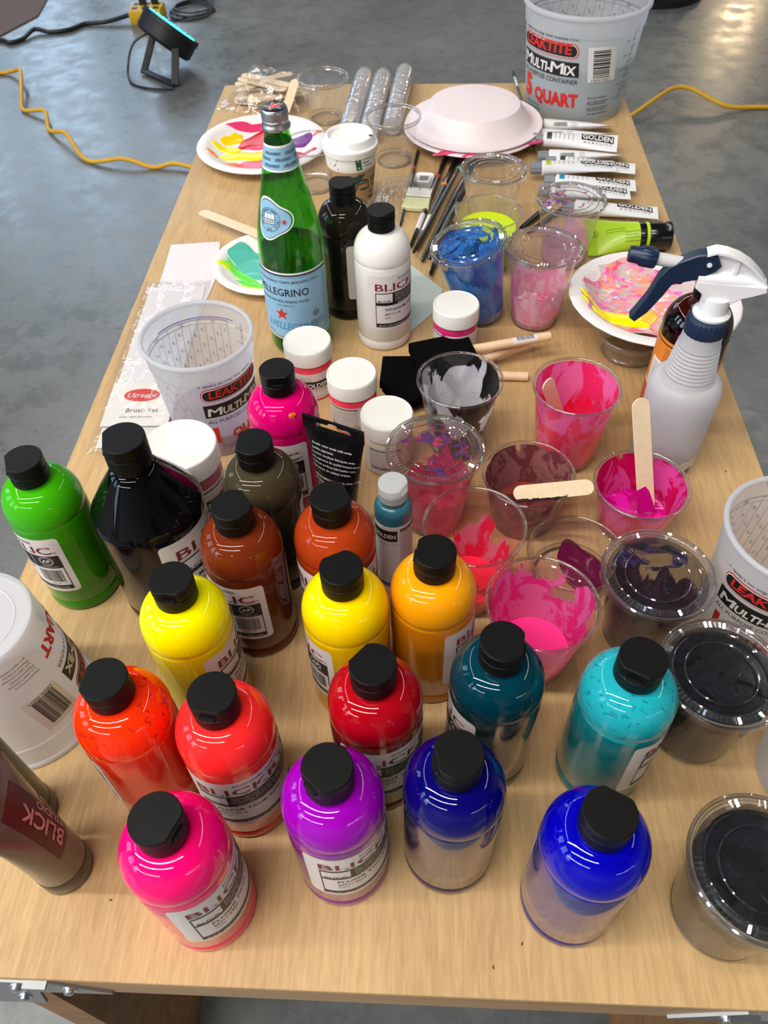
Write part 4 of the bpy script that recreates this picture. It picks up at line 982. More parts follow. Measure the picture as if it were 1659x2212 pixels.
# film bag around them
def film(name, label, cat, cx, cy, rx, ry, hgt, seed, rot=0.0, n=26, flat=.002, mat=FILM, power=2.0, z=0.0, sq=3.0):
    mb = MB(); ca, sa = math.cos(rot), math.sin(rot)
    def fn(u, v):
        d = (abs(u)**sq+abs(v)**sq)**(1/sq); q = max(0, 1-d**power)
        nz = mnoise.noise(Vector((u*2.6+seed, v*2.6, seed*.7))); n2 = mnoise.noise(Vector((u*6+seed, v*6, 3)))
        x, y = u*rx*(1+.06*n2), v*ry*(1+.06*nz)
        return (x*ca-y*sa, x*sa+y*ca, flat+hgt*q*(.75+.5*nz)+.004*abs(n2)*(.3+q))
    mb.grid(fn, -1, 1, n, -1, 1, n)
    o = mb.build(name, mat, None, angle=20); o.location = T(cx, cy, z); return tag(o, label, cat)
film('plastic_bag', 'crinkled clear bag of wooden sticks at the far left corner', 'plastic bag', -.322, 1.712, .088, .080, .060, 3.1, -.25)
film('plastic_wrapper', 'crinkled clear wrapper lying left of the black brushes', 'plastic wrapper', -.052, 1.300, .030, .078, .012, 8.4, -.12)

# ------------------------------------------------------------------ sleeves of stacked cups
SLEEVE = clear('cup_stack_plastic', (.93, .93, .94, 1), 1.3, .10, .05, haze=.75, hazecol=(.90, .90, .92, 1))
for i, (A, B, lab) in enumerate((((-.130, 1.772), (-.146, 1.520), 'left wrapped stack of clear cups at the far table edge'), ((-.0905, 1.766), (-.108, 1.500), 'middle wrapped stack of clear cups at the far table edge'), ((-.0455, 1.790), (-.0640, 1.535), 'right wrapped stack of clear cups at the far table edge'))):
    A, B = Vector((*A, 0)), Vector((*B, 0)); d = (B-A); Ln = d.length
    t = thing('wrapped_cups', lab, 'stack of cups', T(B.x, B.y, .0197), 0, 'wrapped stacks of clear cups', rot=(0, PI/2, math.atan2(-d.y, -d.x)))
    pr = [(.002, 0), (.0165, .0), (.0168, .002)]; n = 26
    for k in range(n):
        z = .03+(Ln-.035)*k/n; r = .0176+.0005*(k/n)
        pr += [(r-.0006, z), (r+.0006, z+.0016), (r+.0006, z+.0030), (r-.0006, z+.0046)]
    pr += [(.0178, Ln-.003), (.0172, Ln), (.002, Ln)]
    MB().lathe(pr, 40).build('cup_stack', SLEEVE, t)
    MB().lathe([(.002, -.004), (.018, -.002), (.0188, .03), (.0192, Ln*.5), (.0192, Ln-.01), (.0175, Ln+.006), (.008, Ln+.012)], 40, 0, rmod=lambda r, z, k, a: r*(1+.012*math.sin(3*a+z*60))).build('film_wrap', clear('wrap_film', (.97, .97, .98, 1), 1.4, .08, .05, haze=.06, bumpy=.5), t)

# ------------------------------------------------------------------ brushes
BLK = pbr('black_lacquer', srgb(20, 19, 20), .22, coat=.4); FER = pbr('black_ferrule', srgb(44, 42, 44), .3, .7); SILV = pbr('silver_ferrule', srgb(196, 194, 190), .28, 1.0); BRIS = pbr('dark_bristle', srgb(52, 40, 34), .7)
def brush(label, A, B, r=.0040, band=None, zA=None, zB=None, sticker=False, tip=BRIS, fer=FER):
    """A = far end of the handle, B = bristle end"""
    A = Vector((A[0], A[1], zA if zA is not None else r)); B = Vector((B[0], B[1], zB if zB is not None else r)); d = B-A; Ln = d.length
    t = thing('paint_brush', label, 'paint brush', T(*A), 0, 'long handled paint brushes')
    t.rotation_euler = d.to_track_quat('Z', 'Y').to_euler(); k = r/.004
    MB().lathe([(.0008, 0), (.0022*k, .003), (.0030*k, Ln*.25), (.0040*k, Ln*.55), (.0038*k, Ln*.68), (.0026*k, Ln*.78)], 20).build('handle', BLK, t)
    MB().lathe([(.0027*k, Ln*.77), (.0030*k, Ln*.775), (.0030*k, Ln*.79), (.0034*k, Ln*.80), (.0034*k, Ln*.90)], 20).build('ferrule', fer, t)
    MB().lathe([(.0031*k, Ln*.895), (.0036*k, Ln*.93), (.0028*k, Ln*.97), (.0006, Ln)], 16).build('bristles', tip, t)
    if band:
        f, m = band; q = .0008+(.0022*k-.0008)*1; rr_ = .0041*k if .4 < f < .7 else .0034*k
        MB().lathe([(rr_, Ln*f-.0035), (rr_+.0003, Ln*f-.003), (rr_+.0003, Ln*f+.003), (rr_, Ln*f+.0035)], 20).build('colour_band', m, t)
    if sticker: MB().lathe([(.0032*k, Ln*.16), (.0034*k, Ln*.16+.001), (.0036*k, Ln*.30), (.0034*k, Ln*.30+.001)], 20).build('sticker', PAPER, t)
BR_R = pbr('band_red', srgb(206, 48, 48), .3); BR_C = pbr('band_crimson', srgb(206, 30, 66), .3); BR_O = pbr('band_orange', srgb(240, 140, 30), .3); BR_G = pbr('band_green', srgb(60, 170, 90), .3)
brush('thin black brush left of the flat white-bristled brush', (-.039, 1.203), (-.013, 1.476), .0034, (.72, BR_R))
brush('black brush with a crimson band right of the flat brush', (-.021, 1.137), (.042, 1.463), .0050, (.69, BR_C), sticker=True)
brush('black brush with an orange band', (-.0125, 1.128), (.062, 1.458), .0056, (.62, BR_O), sticker=True)
brush('black brush with a green band beside the lidded empty cup', (-.016, 1.106), (.080, 1.455), .0044, (.78, BR_G), zA=.013, zB=.013)
brush('long black brush under the lidded empty cup', (-.003, 1.096), (.092, 1.440), .0060, zA=.006)
brush('thick black brush nearest the lime cup', (.0085, 1.082), (.068, 1.300), .0064, zA=.0175, zB=.0175)
brush('shorter black brush lying in front of the lime cup', (.0105, 1.058), (.046, 1.216), .0056)
brush('dark brush lying between the lime cup and the lime tube', (.154, 1.190), (.209, 1.262), .0058)
brush('dark brush lying by the pale pink cup', (.166, 1.180), (.235, 1.262), .0045)
brush('black brush with a white tip leaning beside the far container', (.1985, 1.425), (.1835, 1.825), .0036, (.12, BR_R), zA=.0185, zB=.0085, fer=SILV)
# flat brush
t = thing('flat_brush', 'wide flat brush with pale bristles and short black handle', 'paint brush', T(-.0085, 1.300), math.radians(81.5))
mb = MB(); hp = [(.012, -.019), (.040, -.0200), (.060, -.020), (.070, -.016), (.073, -.008), (.073, .008), (.070, .016), (.060, .020), (.040, .0200), (.012, .019)]
mb.prism(hp, .001, .011, 0, None, .003); mb.prism([(.035, -.010), (.062, -.010), (.062, .010), (.035, .010)], .0110, .0114, 1)
barcode(mb, lambda u, v: (v, u, .0117), -.008, .008, .040, .057, 2, 4); mb.build('handle', [BLK, PAPER, INK], t)
mb = MB(); mb.prism([(-.016, -.0225), (.014, -.0225), (.014, .0225), (-.016, .0225)], .0, .0125, 0, None, .0025)
for y in (-.016, 0, .016): mb.lathe([(.0018, .0124), (.0016, .0132), (.0006, .0135)], 12, 0, Matrix.Translation((.009, y, 0)))
mb.build('ferrule', SILV, t)
MB().prism([(-.046, -.0235), (-.015, -.0215), (-.015, .0215), (-.046, .0235), (-.050, .012), (-.050, -.012)], .0015, .0105, 0, None, .002).build('bristles', wood('pale_bristle', srgb(196, 194, 140), srgb(222, 220, 180), (8, 260, 60), (3, 40, 10), .6), t)

# ------------------------------------------------------------------ artist tubes
TUBEW = pbr('tube_white', srgb(232, 232, 234), .35); GREYCAP = pbr('grey_cap', srgb(128, 132, 140), .4)
def tube_rings(Ln, r0, wf, th, edge, n=28, x0=.0, crimp=.010):
    rings = []
    for i in range(15):
        f = i/14; x = x0+(Ln-crimp)*f; q = f**1.15
        a = r0+(wf-r0)*q; b = r0*(1-q)**.75+th*q if f < 1 else th
        rings.append((x, a, max(b, th)))
    rings += [(x0+Ln-crimp+.0005, wf, th), (x0+Ln, wf, th)]
    out = []
    for x, a, b in rings:
        R = []
        for k in range(n):
            t_ = 2*PI*k/n; y, z = a*math.cos(t_), b*math.sin(t_)
            R.append((x, z, y) if edge else (x, y, z))
        out.append(R)
    return rings, out
def art_tube(label, A, B, edge, colr=None, z=0.0, tiltroll=0.0, r0=.0125):
    A, B = Vector((*A, 0)), Vector((*B, 0)); d = B-A; ang = math.atan2(d.y, d.x); Lt = d.length
    wf = .0195; zc = r0+z
    if edge: tiltroll = -.46
    t = thing('paint_tube', label, 'paint tube', T(A.x, A.y, zc), 0, 'white artist paint tubes', rot=(tiltroll, 0, ang))
    capL = .017; Ln = Lt-capL-.004
    Xc = Matrix.Rotation(PI/2, 4, 'Y')
    MB().lathe([(.0085, 0), (.0098, .001), (.0105, capL-.002), (.0105, capL)], 48, 0, Xc, rmod=lambda r, zz, k, a: r-(.0008 if (k//3) % 2 else 0)).build('cap', GREYCAP, t)
    rings, out = tube_rings(Ln, r0, wf, .0009, False, x0=capL+.004)
    mb = MB(); mb.loft([[(capL-.0005, .0055*math.cos(2*PI*k/28), .0055*math.sin(2*PI*k/28)) for k in range(28)], [(capL+.0010, .0075*math.cos(2*PI*k/28), .0075*math.sin(2*PI*k/28)) for k in range(28)]]+out, 0)
    mb.build('tube_body', TUBEW, t, angle=30)
    def top(off):
        def fn(u, v):
            x = capL+.004+u
            for i in range(len(rings)-1):
                if x <= rings[i+1][0]: break
            p, q = rings[i], rings[i+1]; f = (x-p[0])/max(1e-6, q[0]-p[0]); a = p[1]+(q[1]-p[1])*f; b = p[2]+(q[2]-p[2])*f
            if edge:     # visible flank
                s_ = max(-.98, min(.98, v/b)); return (x, -(a*math.sqrt(1-s_*s_)+off), b*s_)
            s_ = max(-.98, min(.98, v/a)); return (x, a*s_, b*math.sqrt(1-s_*s_)+off)
        return fn
    f1, f2 = top(.0004), top(.0007); mb = MB()
    if not edge:
        mb.grid(f1, .066, .124, 16, -.0030, .0140, 8, 1); mb.text('GOLDEN', .0165, f2, .095, -.0005, 2, .03, align='C', width=.054)
        mb.text('A C R Y L I C S', .0056, f1, .095, -.0095, 1, align='C', width=.050)
        if colr: mb.grid(f1, .004, .013, 6, -.008, .0085, 8, 3); mb.text('/\\', .006, f2, .0085, -.002, 1, .02, align='C')
        for i in range(5): mb.text('Heavy Body', .0028, lambda u, v: f1(.020+.008*i-(v), u), -.006, 0, 1)
    else:
        mb.grid(f1, .014, .044, 8, -.003, .0075, 4, 2); barcode(mb, f2, .017, .042, -.001, .006, 1, 5)
        lines(mb, f1, .050, .008, 4, .0022, 1, 2, .010); lines(mb, f1, .020, -.003, 2, .0030, 1, 1, .06)
    mb.build('print', [TUBEW, INK, WINK, colr or INK], t, flat=True)
    return t
YG = pbr('swatch_yellow', srgb(196, 196, 30), .4); TQ = pbr('swatch_teal', srgb(30, 150, 170), .4); DG = pbr('swatch_dark', srgb(60, 66, 40), .4); DB = pbr('swatch_blue', srgb(40, 90, 150), .4)
art_tube('white paint tube lying on edge nearest the far container', (.203, 1.549), (.352, 1.547), True)
art_tube('second white paint tube on edge from the far container', (.190, 1.507), (.344, 1.512), True)
art_tube('white tube face up between two tubes lying on edge', (.196, 1.474), (.346, 1.452), False, DG, .010, .35)
art_tube('white tube on edge just behind the dark green swatch tube', (.202, 1.423), (.356, 1.428), True)
art_tube('white tube with a dark olive swatch and square-cut end', (.214, 1.404), (.368, 1.378), False, DG)
art_tube('white tube with a yellow-green swatch and its cap towards the lidded cup', (.183, 1.360), (.329, 1.368), False, YG, .010)
art_tube('white tube with a teal swatch', (.205, 1.334), (.359, 1.318), False, TQ)
art_tube('white tube half hidden behind the pale pink cup', (.192, 1.288), (.341, 1.276), False, DB, .008)
art_tube('white tube nearest the lime green tube', (.228, 1.248), (.380, 1.228), False, None)

def big_tube(label, loc, rot, Ln, r0, wf, capr, capL, body, capm, name='paint_tube', hole=True, bands=(), prints=None, crimp=.016, capcol=None):
    """stands on its cap, the flat crimp at the top"""
    t = thing(name, label, 'paint tube', loc, 0, None, rot)
    MB().lathe([(capr*.97, 0), (capr, .001), (capr, capL-.001), (capr*.97, capL)], 56).build('cap', capm, t)
    n = 40; rings = []; prof = []
    for i in range(17):
        f = i/16; z = capL+.001+(Ln-capL-crimp)*f; q = f**1.3
        prof.append((z, r0+(wf-r0)*q, max(.0012, r0*(1-q)**.7)))
    prof.append((Ln-crimp+.001, wf, .0012)); 
    for z, a, b in prof: rings.append([(a*math.cos(2*PI*k/n), b*math.sin(2*PI*k/n), z) for k in range(n)])
    mb = MB(); k0 = 0
    mb.loft(rings, 0)
    for z0_, z1_, mi in bands:
        for i, f in enumerate(mb.f):
            zz = sum(mb.v[j][2] for j in f)/len(f)
            if len(f) == 4 and z0_ <= zz <= z1_: mb.m[i] = mi
    mb.build('tube_body', body, t, angle=35)
    # crimp with hang hole: outline with the hole cut through as two halves
    hz = Ln-crimp*.5; w = wf
    mb = MB(); X = Matrix.Rotation(PI/2, 4, 'X')
    if hole:
        hp = []; hw = .0165; hh = .0030
        for i in range(9): a = -PI/2+PI*i/8; hp.append((hw+hh*math.cos(a), hz+hh*math.sin(a)))
        up = [(hw*.45, hz+hh), (.0055, hz+hh+.0005), (.0040, hz+hh+.0028), (0, hz+hh+.0036), (-.0040, hz+hh+.0028), (-.0055, hz+hh+.0005), (-hw*.45, hz+hh)]
        lf = []
        for i in range(9): a = PI/2+PI*i/8; lf.append((-hw+hh*math.cos(a), hz+hh*math.sin(a)))
        loop = hp+up+lf; top_ = Ln; bot = Ln-crimp
        # top half strip and bottom half strip
        upper = [p for p in loop if p[1] >= hz-1e-6]; lower = [p for p in loop if p[1] <= hz+1e-6]
        upper.sort(key=lambda p: -p[0]); lower.sort(key=lambda p: p[0])
        def strip(path, edge):
            for i in range(len(path)-1):
                a, b = path[i], path[i+1]; q = [a, b, (b[0], edge), (a[0], edge)]
                mb.prism(q, -.0011, .0011, 0, X)
        strip(upper, top_); strip(lower, bot)
        xm = hw+hh
        for s_ in (-1, 1): mb.prism([(s_*xm, bot), (s_*w, bot), (s_*w, top_), (s_*xm, top_)], -.0011, .0011, 0, X)
    else: mb.prism([(-w, Ln-crimp), (w, Ln-crimp), (w, Ln), (-w, Ln)], -.0011, .0011, 0, X)
    for i in range(34):
        x = -w+.001+(2*w-.002)*i/33
        if not hole or abs(x) > .021: mb.box((x, -.0012, Ln-crimp*.5), (.0007, .0006, crimp*.92), 0)
    mb.build('crimp', body if not isinstance(body, list) else body[0], t, flat=True)
    def face(off):
        def fn(u, v):
            for i in range(len(prof)-1):
                if v <= prof[i+1][0]: break
            p, q = prof[i], prof[i+1]; f = (v-p[0])/max(1e-6, q[0]-p[0]); a = p[1]+(q[1]-p[1])*f; b = p[2]+(q[2]-p[2])*f
            s_ = max(-.99, min(.99, u/a)); return (u, -(b*math.sqrt(1-s_*s_)+off), v)
        return fn
    if prints: prints(t, face(.0004), face(.0008))
    return t
BLKT = pbr('black_tube_plastic', srgb(16, 16, 17), .22, coat=.3); LIME = pbr('lime_plastic', srgb(176, 212, 52), .3); GRNB = pbr('green_band', srgb(84, 110, 20), .4)
def pr1(t, f1, f2):
    mb = MB(); z = .133
    for i, s_ in enumerate(['Acrylic color made with artist', 'quality pigments.', 'Couleur acrylique fabriqu\u00e9e avec', 'des pigments de qualit\u00e9 beaux-arts.', 'Colores acr\u00edlicos fabricados con', 'pigmentos de calidad artista.', '', 'PIGMENT/PIGMENTO  PG7 \u2022 PY74 \u2022 PW2 \u2022 PW6', '    Semi-Opaque/Semi-Opaco', '    Permanent']):
        if s_: mb.text(s_, .0038, f1, -.0240, z-.0058*i, 0, .008, width=(.0015*len(s_) if i < 7 else .0013*len(s_)))
    mb.build('print', WINK, t, flat=True)
ang1 = math.atan2(.54485-.5723, -.0521+.1170)
big_tube('black tube with hang hole standing on its cap among the bottles', T(-.0850, .5595), (0, 0, ang1), .165, .0175, .0335, .0165, .028, [BLKT, GRNB], BLKT, bands=((.03, .048, 1),), prints=pr1)
# lime tube on its side
def pr2(t, f1, f2):
    mb = MB(); rot = lambda f: (lambda u, v: f(v, u))
    lines(mb, lambda u, v: f1(v-.004, .072-u), 0, .006, 4, .0034, 0, 0, .03); lines(mb, lambda u, v: f1(v+.004, .10-u), 0, .006, 2, .0034, 0, 2, .028)
    ap_seal(mb, f1, .004, .115, .0055, 0); mb.text('120 ml', .0036, lambda u, v: f2(v, .046-u), -.008, -.008, 1, .01)
    mb.build('print', [pbr('olive_ink', srgb(66, 88, 20), .5), WINK], t, flat=True)
big_tube('lime green tube with black cap lying behind the pink palette plate', T(.3800, 1.143, .0217), (Matrix.Rotation(math.radians(3), 3, 'Z') @ Matrix.Rotation(-PI/2, 3, 'Y') @ Matrix.Rotation(math.radians(62), 3, 'Z')).to_euler(), .128, .0215, .031, .0215, .034, [LIME, BLKT], BLKT, bands=((.0405, .052, 1),), prints=pr2, hole=False)
t_l = bpy.data.objects[-1] if False else None
# two standing studio tubes at the left edge
OLIVE = pbr('olive_tube', srgb(92, 90, 78), .25, coat=.3); GREENT = pbr('dark_green_tube', srgb(44, 62, 36), .3, coat=.3); SMOKE = pbr('smoke_cap', srgb(56, 52, 46), .3, coat=.3); MARO = pbr('maroon_print', srgb(74, 20, 24), .35); PINKP = pbr('pink_label', srgb(200, 160, 162), .45)
def pr3(t, f1, f2):
    mb = MB(); V = lambda f: (lambda u, v: f(v, u))
    mb.grid(f1, -.014, .016, 12, .060, .145, 12, 0)
    g = lambda u, v: f2(-v, .066+u)
    mb.text('BLICK', .0160, g, .0, -.005, 1, .02, width=.062); mb.text('STUDIO', .0080, g, .0, -.0138, 1, .02, width=.044); mb.text('ACRYLICS', .0046, g, .0, -.0185, 2, .01, width=.030)
    h_ = lambda u, v: f1(-v, .066+u); mb.grid(lambda u, v: f1(u, v), .0195, .0275, 6, .050, .10, 10, 3)
    mb.build('print', [MARO, PINKP, INK, PINKP], t, flat=True)
big_tube('olive studio paint tube standing on its cap at the left edge, nearest the viewer', T(-.2885, .1935), (0, 0, math.radians(100)), .172, .0215, .034, .0218, .022, OLIVE, SMOKE, hole=False, prints=pr3)
big_tube('dark green studio paint tube standing behind the olive tube at the left edge', T(-.3320, .2380), (0, 0, math.radians(104)), .172, .0210, .034, .0215, .022, GREENT, SMOKE, hole=False)

# ------------------------------------------------------------------ foam brushes
BFOAM = pbr('black_foam', srgb(12, 12, 12), 1.0, ior=1.1, bumpy=.6, bscale=700); DOWEL = wood('pale_dowel', srgb(226, 190, 150), srgb(240, 212, 178), (60, 60, 6), (20, 20, 3), .5)
def foam_brush(label, E, ang, Ln=.115, z=.0062, w=.050, sticker=False, hl=.070):
    """E = free end of the handle, ang = direction from there to the head"""
    t = thing('foam_brush', label, 'foam brush', T(E[0], E[1], z), math.radians(ang), 'black foam brushes with wooden handles')
    X = Matrix.Rotation(PI/2, 4, 'Y')
    mb = MB(); mb.lathe([(.0050, 0), (.0060, .001), (.0060, Ln)], 28, 0, X)
    if sticker:
        f = lambda u, v: (.020+u, .0061*math.sin(v/.0061), .0061*math.cos(v/.0061)); f2 = lambda u, v: (.020+u, .0064*math.sin(v/.0064), .0064*math.cos(v/.0064))
        mb.grid(f, 0, .034, 2, -.008, .008, 10, 1); barcode(mb, f2, .004, .028, -.003, .0045, 2, 6)
    mb.build('handle', [DOWEL, PAPER, INK], t)
    th = .0062 if z < .01 else .008
    MB().prism([(Ln-.004, -w/2), (Ln+hl*.55, -w/2), (Ln+hl, -w*.46), (Ln+hl, w*.46), (Ln+hl*.55, w/2), (Ln-.004, w/2)], -th, th, 0, None, .0015).build('foam_head', BFOAM, t)
foam_brush('foam brush with a barcode sticker on its handle', (.170, .872), 196, .112, .0340, sticker=True, w=.056, hl=.076)
foam_brush('foam brush whose handle ends beside the neon pink cup', (.1400, .8215), 178, .122, .0064, w=.058, hl=.072)
foam_brush('foam brush lying underneath the one with the sticker', (.152, .886), 213, .158, .0190, w=.052, hl=.068)

# ------------------------------------------------------------------ packet, papers
def sheet(name, label, cat, pts, z, mat, th=.0005, curl=0.0):
    o = MB().prism(pts, 0, th, 0).build(name, mat, None, flat=True); o.location = (0, 0, Z0+z); return tag(o, label, cat)
sheet('paper_sheet', 'white paper sheet sticking out beyond the brush packet', 'paper', [(-.409, 1.150), (-.330, 1.160), (-.318, 1.058), (-.326, .95), (-.402, .93), (-.404, 1.07)], .0004, pbr('soft_white_paper', srgb(226, 218, 220), .6))
t = thing('brush_packet', 'clear brush packet with a white card and red oval logo', 'packet', T(-.368, .86), math.radians(2))
MB().prism([(-.040, -.175), (.044, -.175), (.044, .17), (-.040, .17)], .0012, .0018, 0).build('backing_card', pbr('packet_card', srgb(228, 222, 224), .5), t)
mb = MB(); mb.prism([(-.042, -.140), (.044, -.140), (.044, -.058), (-.042, -.058)], .0050, .0058, 0)
f = lambda u, v: (u, v, .0061)
mb.add([f(0, -.082)]+[f(.0235*math.cos(2*PI*i/40), -.082+.0125*math.sin(2*PI*i/40)) for i in range(40)], [(0, 1+i, 1+(i+1) % 40) for i in range(40)], 1)
mb.text('Utrecht', .0130, lambda u, v: (u, v, .0064), 0, -.0868, 2, .0, .22, 'C', width=.038); mb.text('Brush Set', .0110, f, .006, -.115, 3, .0, align='C'); mb.text('Golden taklon assortment', .004, f, 0, -.125, 3, align='C')
mb.build('header_card', [pbr('cream_card', srgb(234, 228, 220), .5), pbr('logo_red', srgb(212, 52, 44), .45), WINK, pbr('brown_ink', srgb(80, 70, 60), .5)], t, flat=True)
mb = MB()
def fp(u, v):
    n_ = mnoise.noise(Vector((u*34, v*16, 4.2))); n2 = mnoise.noise(Vector((u*80, v*50, 9)))
    e = max(0, min(1, (.050-abs(u))/.010, (.186-abs(v))/.02)); return (u, v, .0024+e*(.0085+.006*n_+.002*n2))
mb.grid(fp, -.050, .050, 22, -.186, .186, 60); mb.build('film_sleeve', FILM, t, angle=18)
sheet('paper_scrap', 'pale blue-green paper corner sticking out behind the white bottle', 'paper', [(-.020, 1.094), (.030, 1.028), (.014, .968), (-.020, .920), (-.085, .948), (-.096, 1.02)], .0003, pbr('palegreen_paper', srgb(196, 208, 204), .55))
# ------------------------------------------------------------------ work table
TOPW = wood('plywood', srgb(174, 138, 90), srgb(216, 180, 128), (85, 7, 85), (7, 1.6, 7), .50, knots=.22)
EDGEW = wood('plywood_edge', srgb(150, 116, 80), srgb(180, 144, 104), (3, 40, 160), (2, 9, 30), .5)
X0, X1, Y0, Y1 = -.430, .402, .1122, 1.781
t = thing('work_table', 'plywood work table crowded with paint bottles and cups', 'table', (0, 0, 0))
MB().prism([(X0, Y0), (X1, Y0), (X1, Y1), (X0, Y1)], Z0-.0065, Z0, 0, None, .0007).build('table_top', TOPW, t, flat=True)
mb = MB()
for x0, x1, y0, y1 in ((X0, X1, Y0+.0006, Y0+.024), (X0, X1, Y1-.024, Y1-.0006), (X0+.0006, X0+.024, Y0+.024, Y1-.024), (X1-.024, X1-.0006, Y0+.024, Y1-.024)):
    mb.box(((x0+x1)/2, (y0+y1)/2, Z0-.0065-.019), (x1-x0, y1-y0, .038), 0)
mb.build('edge_frame', EDGEW, t, flat=True)
LEGW = wood('fir_leg', srgb(104, 68, 36), srgb(162, 118, 72), (9, 150, 90), (4, 40, 20), .55)
STEEL = pbr('zinc_steel', srgb(150, 152, 154), .38, .9); BOLT = pbr('bolt_zinc', srgb(200, 204, 208), .25, 1.0)
for sx, x in ((-1, X0+.075), (1, X1-.075)):
    for y in (Y0+.085, Y1-.085):
        mb = MB(); mb.box((x, y, (Z0-.045)/2), (.038, .140, Z0-.045), 0, None, .002); mb.build('leg', LEGW, t, flat=True)
mb = MB(); mb.prism([(X0+.02, Y0+.028), (-.262, Y0+.028), (-.2420, Y0+.052), (-.2420, Y0+.13), (X0+.02, Y0+.13)], Z0-.118, Z0-.082, 0, None, .001); mb.build('foot_rail', LEGW, t, flat=True)
mb = MB(); mb.prism([(.150, Y0+.028), (X1-.02, Y0+.028), (X1-.02, Y0+.13), (.150, Y0+.13)], Z0-.118, Z0-.082, 0, None, .001); mb.build('foot_rail', LEGW, t, flat=True)
XF = Matrix.Translation((0, Y0+.0006, 0)) @ Matrix.Rotation(PI/2, 4, 'X')
def bracket(pts, rim, bolts):
    mb = MB(); mb.prism([(x, Z0+z) for x, z in pts], 0, .0025, 0, XF)
    mb.prism([(x, Z0+z) for x, z in rim], 0, .0065, 0, XF, .0004)
    b = mb.build('corner_bracket', STEEL, t, flat=True)
    for x, z in bolts:
        M_ = XF @ Matrix.Translation((x, Z0+z, .0025)); q = MB()
        q.lathe([(.0062, 0), (.0062, .0012), (.0040, .0013), (.0040, .0034), (.0026, .0046), (.001, .0047)], 24, 0, M_); q.build('bolt', BOLT, b)
bracket([(-.43, -.007), (-.282, -.007), (-.2385, -.036), (-.2385, -.040), (-.30, -.0435), (-.312, -.095), (-.43, -.10)], [(-.300, -.0062), (-.2815, -.0062), (-.2815, -.0092), (-.300, -.0092)], [(-.309, -.018), (-.2685, -.023), (-.318, -.060)])
bracket([(.402, -.007), (.250, -.007), (.198, -.038), (.198, -.042), (.275, -.0435), (.285, -.095), (.402, -.10)], [(.258, -.0062), (.300, -.0062), (.300, -.0092), (.258, -.0092)], [(.238, -.023), (.285, -.018)])
# small dried paint flecks on the wood
r = random.Random(3)
for i, (x, y, c) in enumerate(((.375, 1.345, (206, 110, 100)), (.360, .66, (70, 50, 40)), (.085, .150, (96, 50, 70)), (.062, .133, (96, 40, 70)), (.335, .150, (70, 50, 44)), (-.21, .22, (60, 40, 36)), (-.245, .170, (80, 60, 50)), (.345, .755, (70, 54, 40)))):
    mb = MB(); mb.loft(blob(0, 0, .0016, .0008, r.random()*3, i, .0003, n=12)); o = mb.build('paint_fleck', pbr('fleck_%d' % i, srgb(*c), .6), t); o.location = (x, y, Z0)

# ------------------------------------------------------------------ floor and things on it
o = MB().box((0, 2.75, -.02), (16, 18.5, .04), 0).build('floor', concrete('polished_concrete'), None, flat=True); struct(o)
YC = pbr('yellow_cord', srgb(224, 168, 22), .4); BC = pbr('black_cord', srgb(24, 26, 28), .4)
def cord(name, label, pts, r, mat, z=None, cat='cable', lift=None):
    P_ = [(p[0], p[1], (z or r)+(lift[i] if lift else 0)) for i, p in enumerate(pts)]
    o = MB().tube(smooth_path(P_, 7), r, 10).build(name, mat, None); return tag(o, label, cat)
cord('extension_cord', 'yellow extension cord on the floor left of the table', [(-2.6, 3.95), (-2.3, 3.95), (-2.02, 3.94), (-1.95, 3.93), (-1.87, 3.85), (-1.80, 3.64), (-1.76, 3.53), (-1.64, 3.47), (-1.58, 3.33), (-1.47, 3.23), (-1.34, 3.06), (-1.18, 3.03), (-1.06, 3.0), (-.97, 3.01), (-.8, 2.96), (-.6, 3.02)], .0085, YC, lift=[0, 0, 0, .01, .04, .02, 0, .02, .0, .03, .0, .02, .0, .01, 0, 0])
cord('extension_cord', 'yellow extension cord on the floor right of the table', [(.60, 3.2), (.74, 3.3), (.85, 3.40), (.94, 3.49), (1.04, 3.59), (1.12, 3.60), (1.21, 3.52), (1.28, 3.50), (1.43, 3.51), (1.8, 3.50), (2.2, 3.55)], .0085, YC, lift=[0, .005, .02, .035, .045, .04, .02, .005, 0, 0, 0])
cord('power_cable', 'black cable running to the yellow outlet box', [(-2.7, 4.36), (-2.4, 4.38), (-2.17, 4.36), (-2.1, 4.32), (-2.05, 4.37), (-2.02, 4.47), (-1.94, 4.46), (-1.85, 4.49), (-1.79, 4.57), (-1.68, 4.58), (-1.56, 4.63)], .0105, BC, lift=[0, 0, 0, 0, 0, .01, 0, 0, 0, .005, .02])
t = thing('outlet_box', 'yellow outlet box on the floor with two black plugs', 'power outlet', (-1.465, 4.640, 0), math.radians(3))
YB = pbr('yellow_rubber', srgb(226, 182, 34), .45)
MB().box((0, 0, .034), (.165, .135, .068), 0, None, .006).build('box_body', YB, t)
mb = MB()
for x in (-.055, 0, .055):
    for y in (-.032, .032): mb.box((x, y, .0685), (.030, .032, .002), 0)
mb.build('outlet_face', pbr('dark_outlet', srgb(60, 44, 20), .5), t)
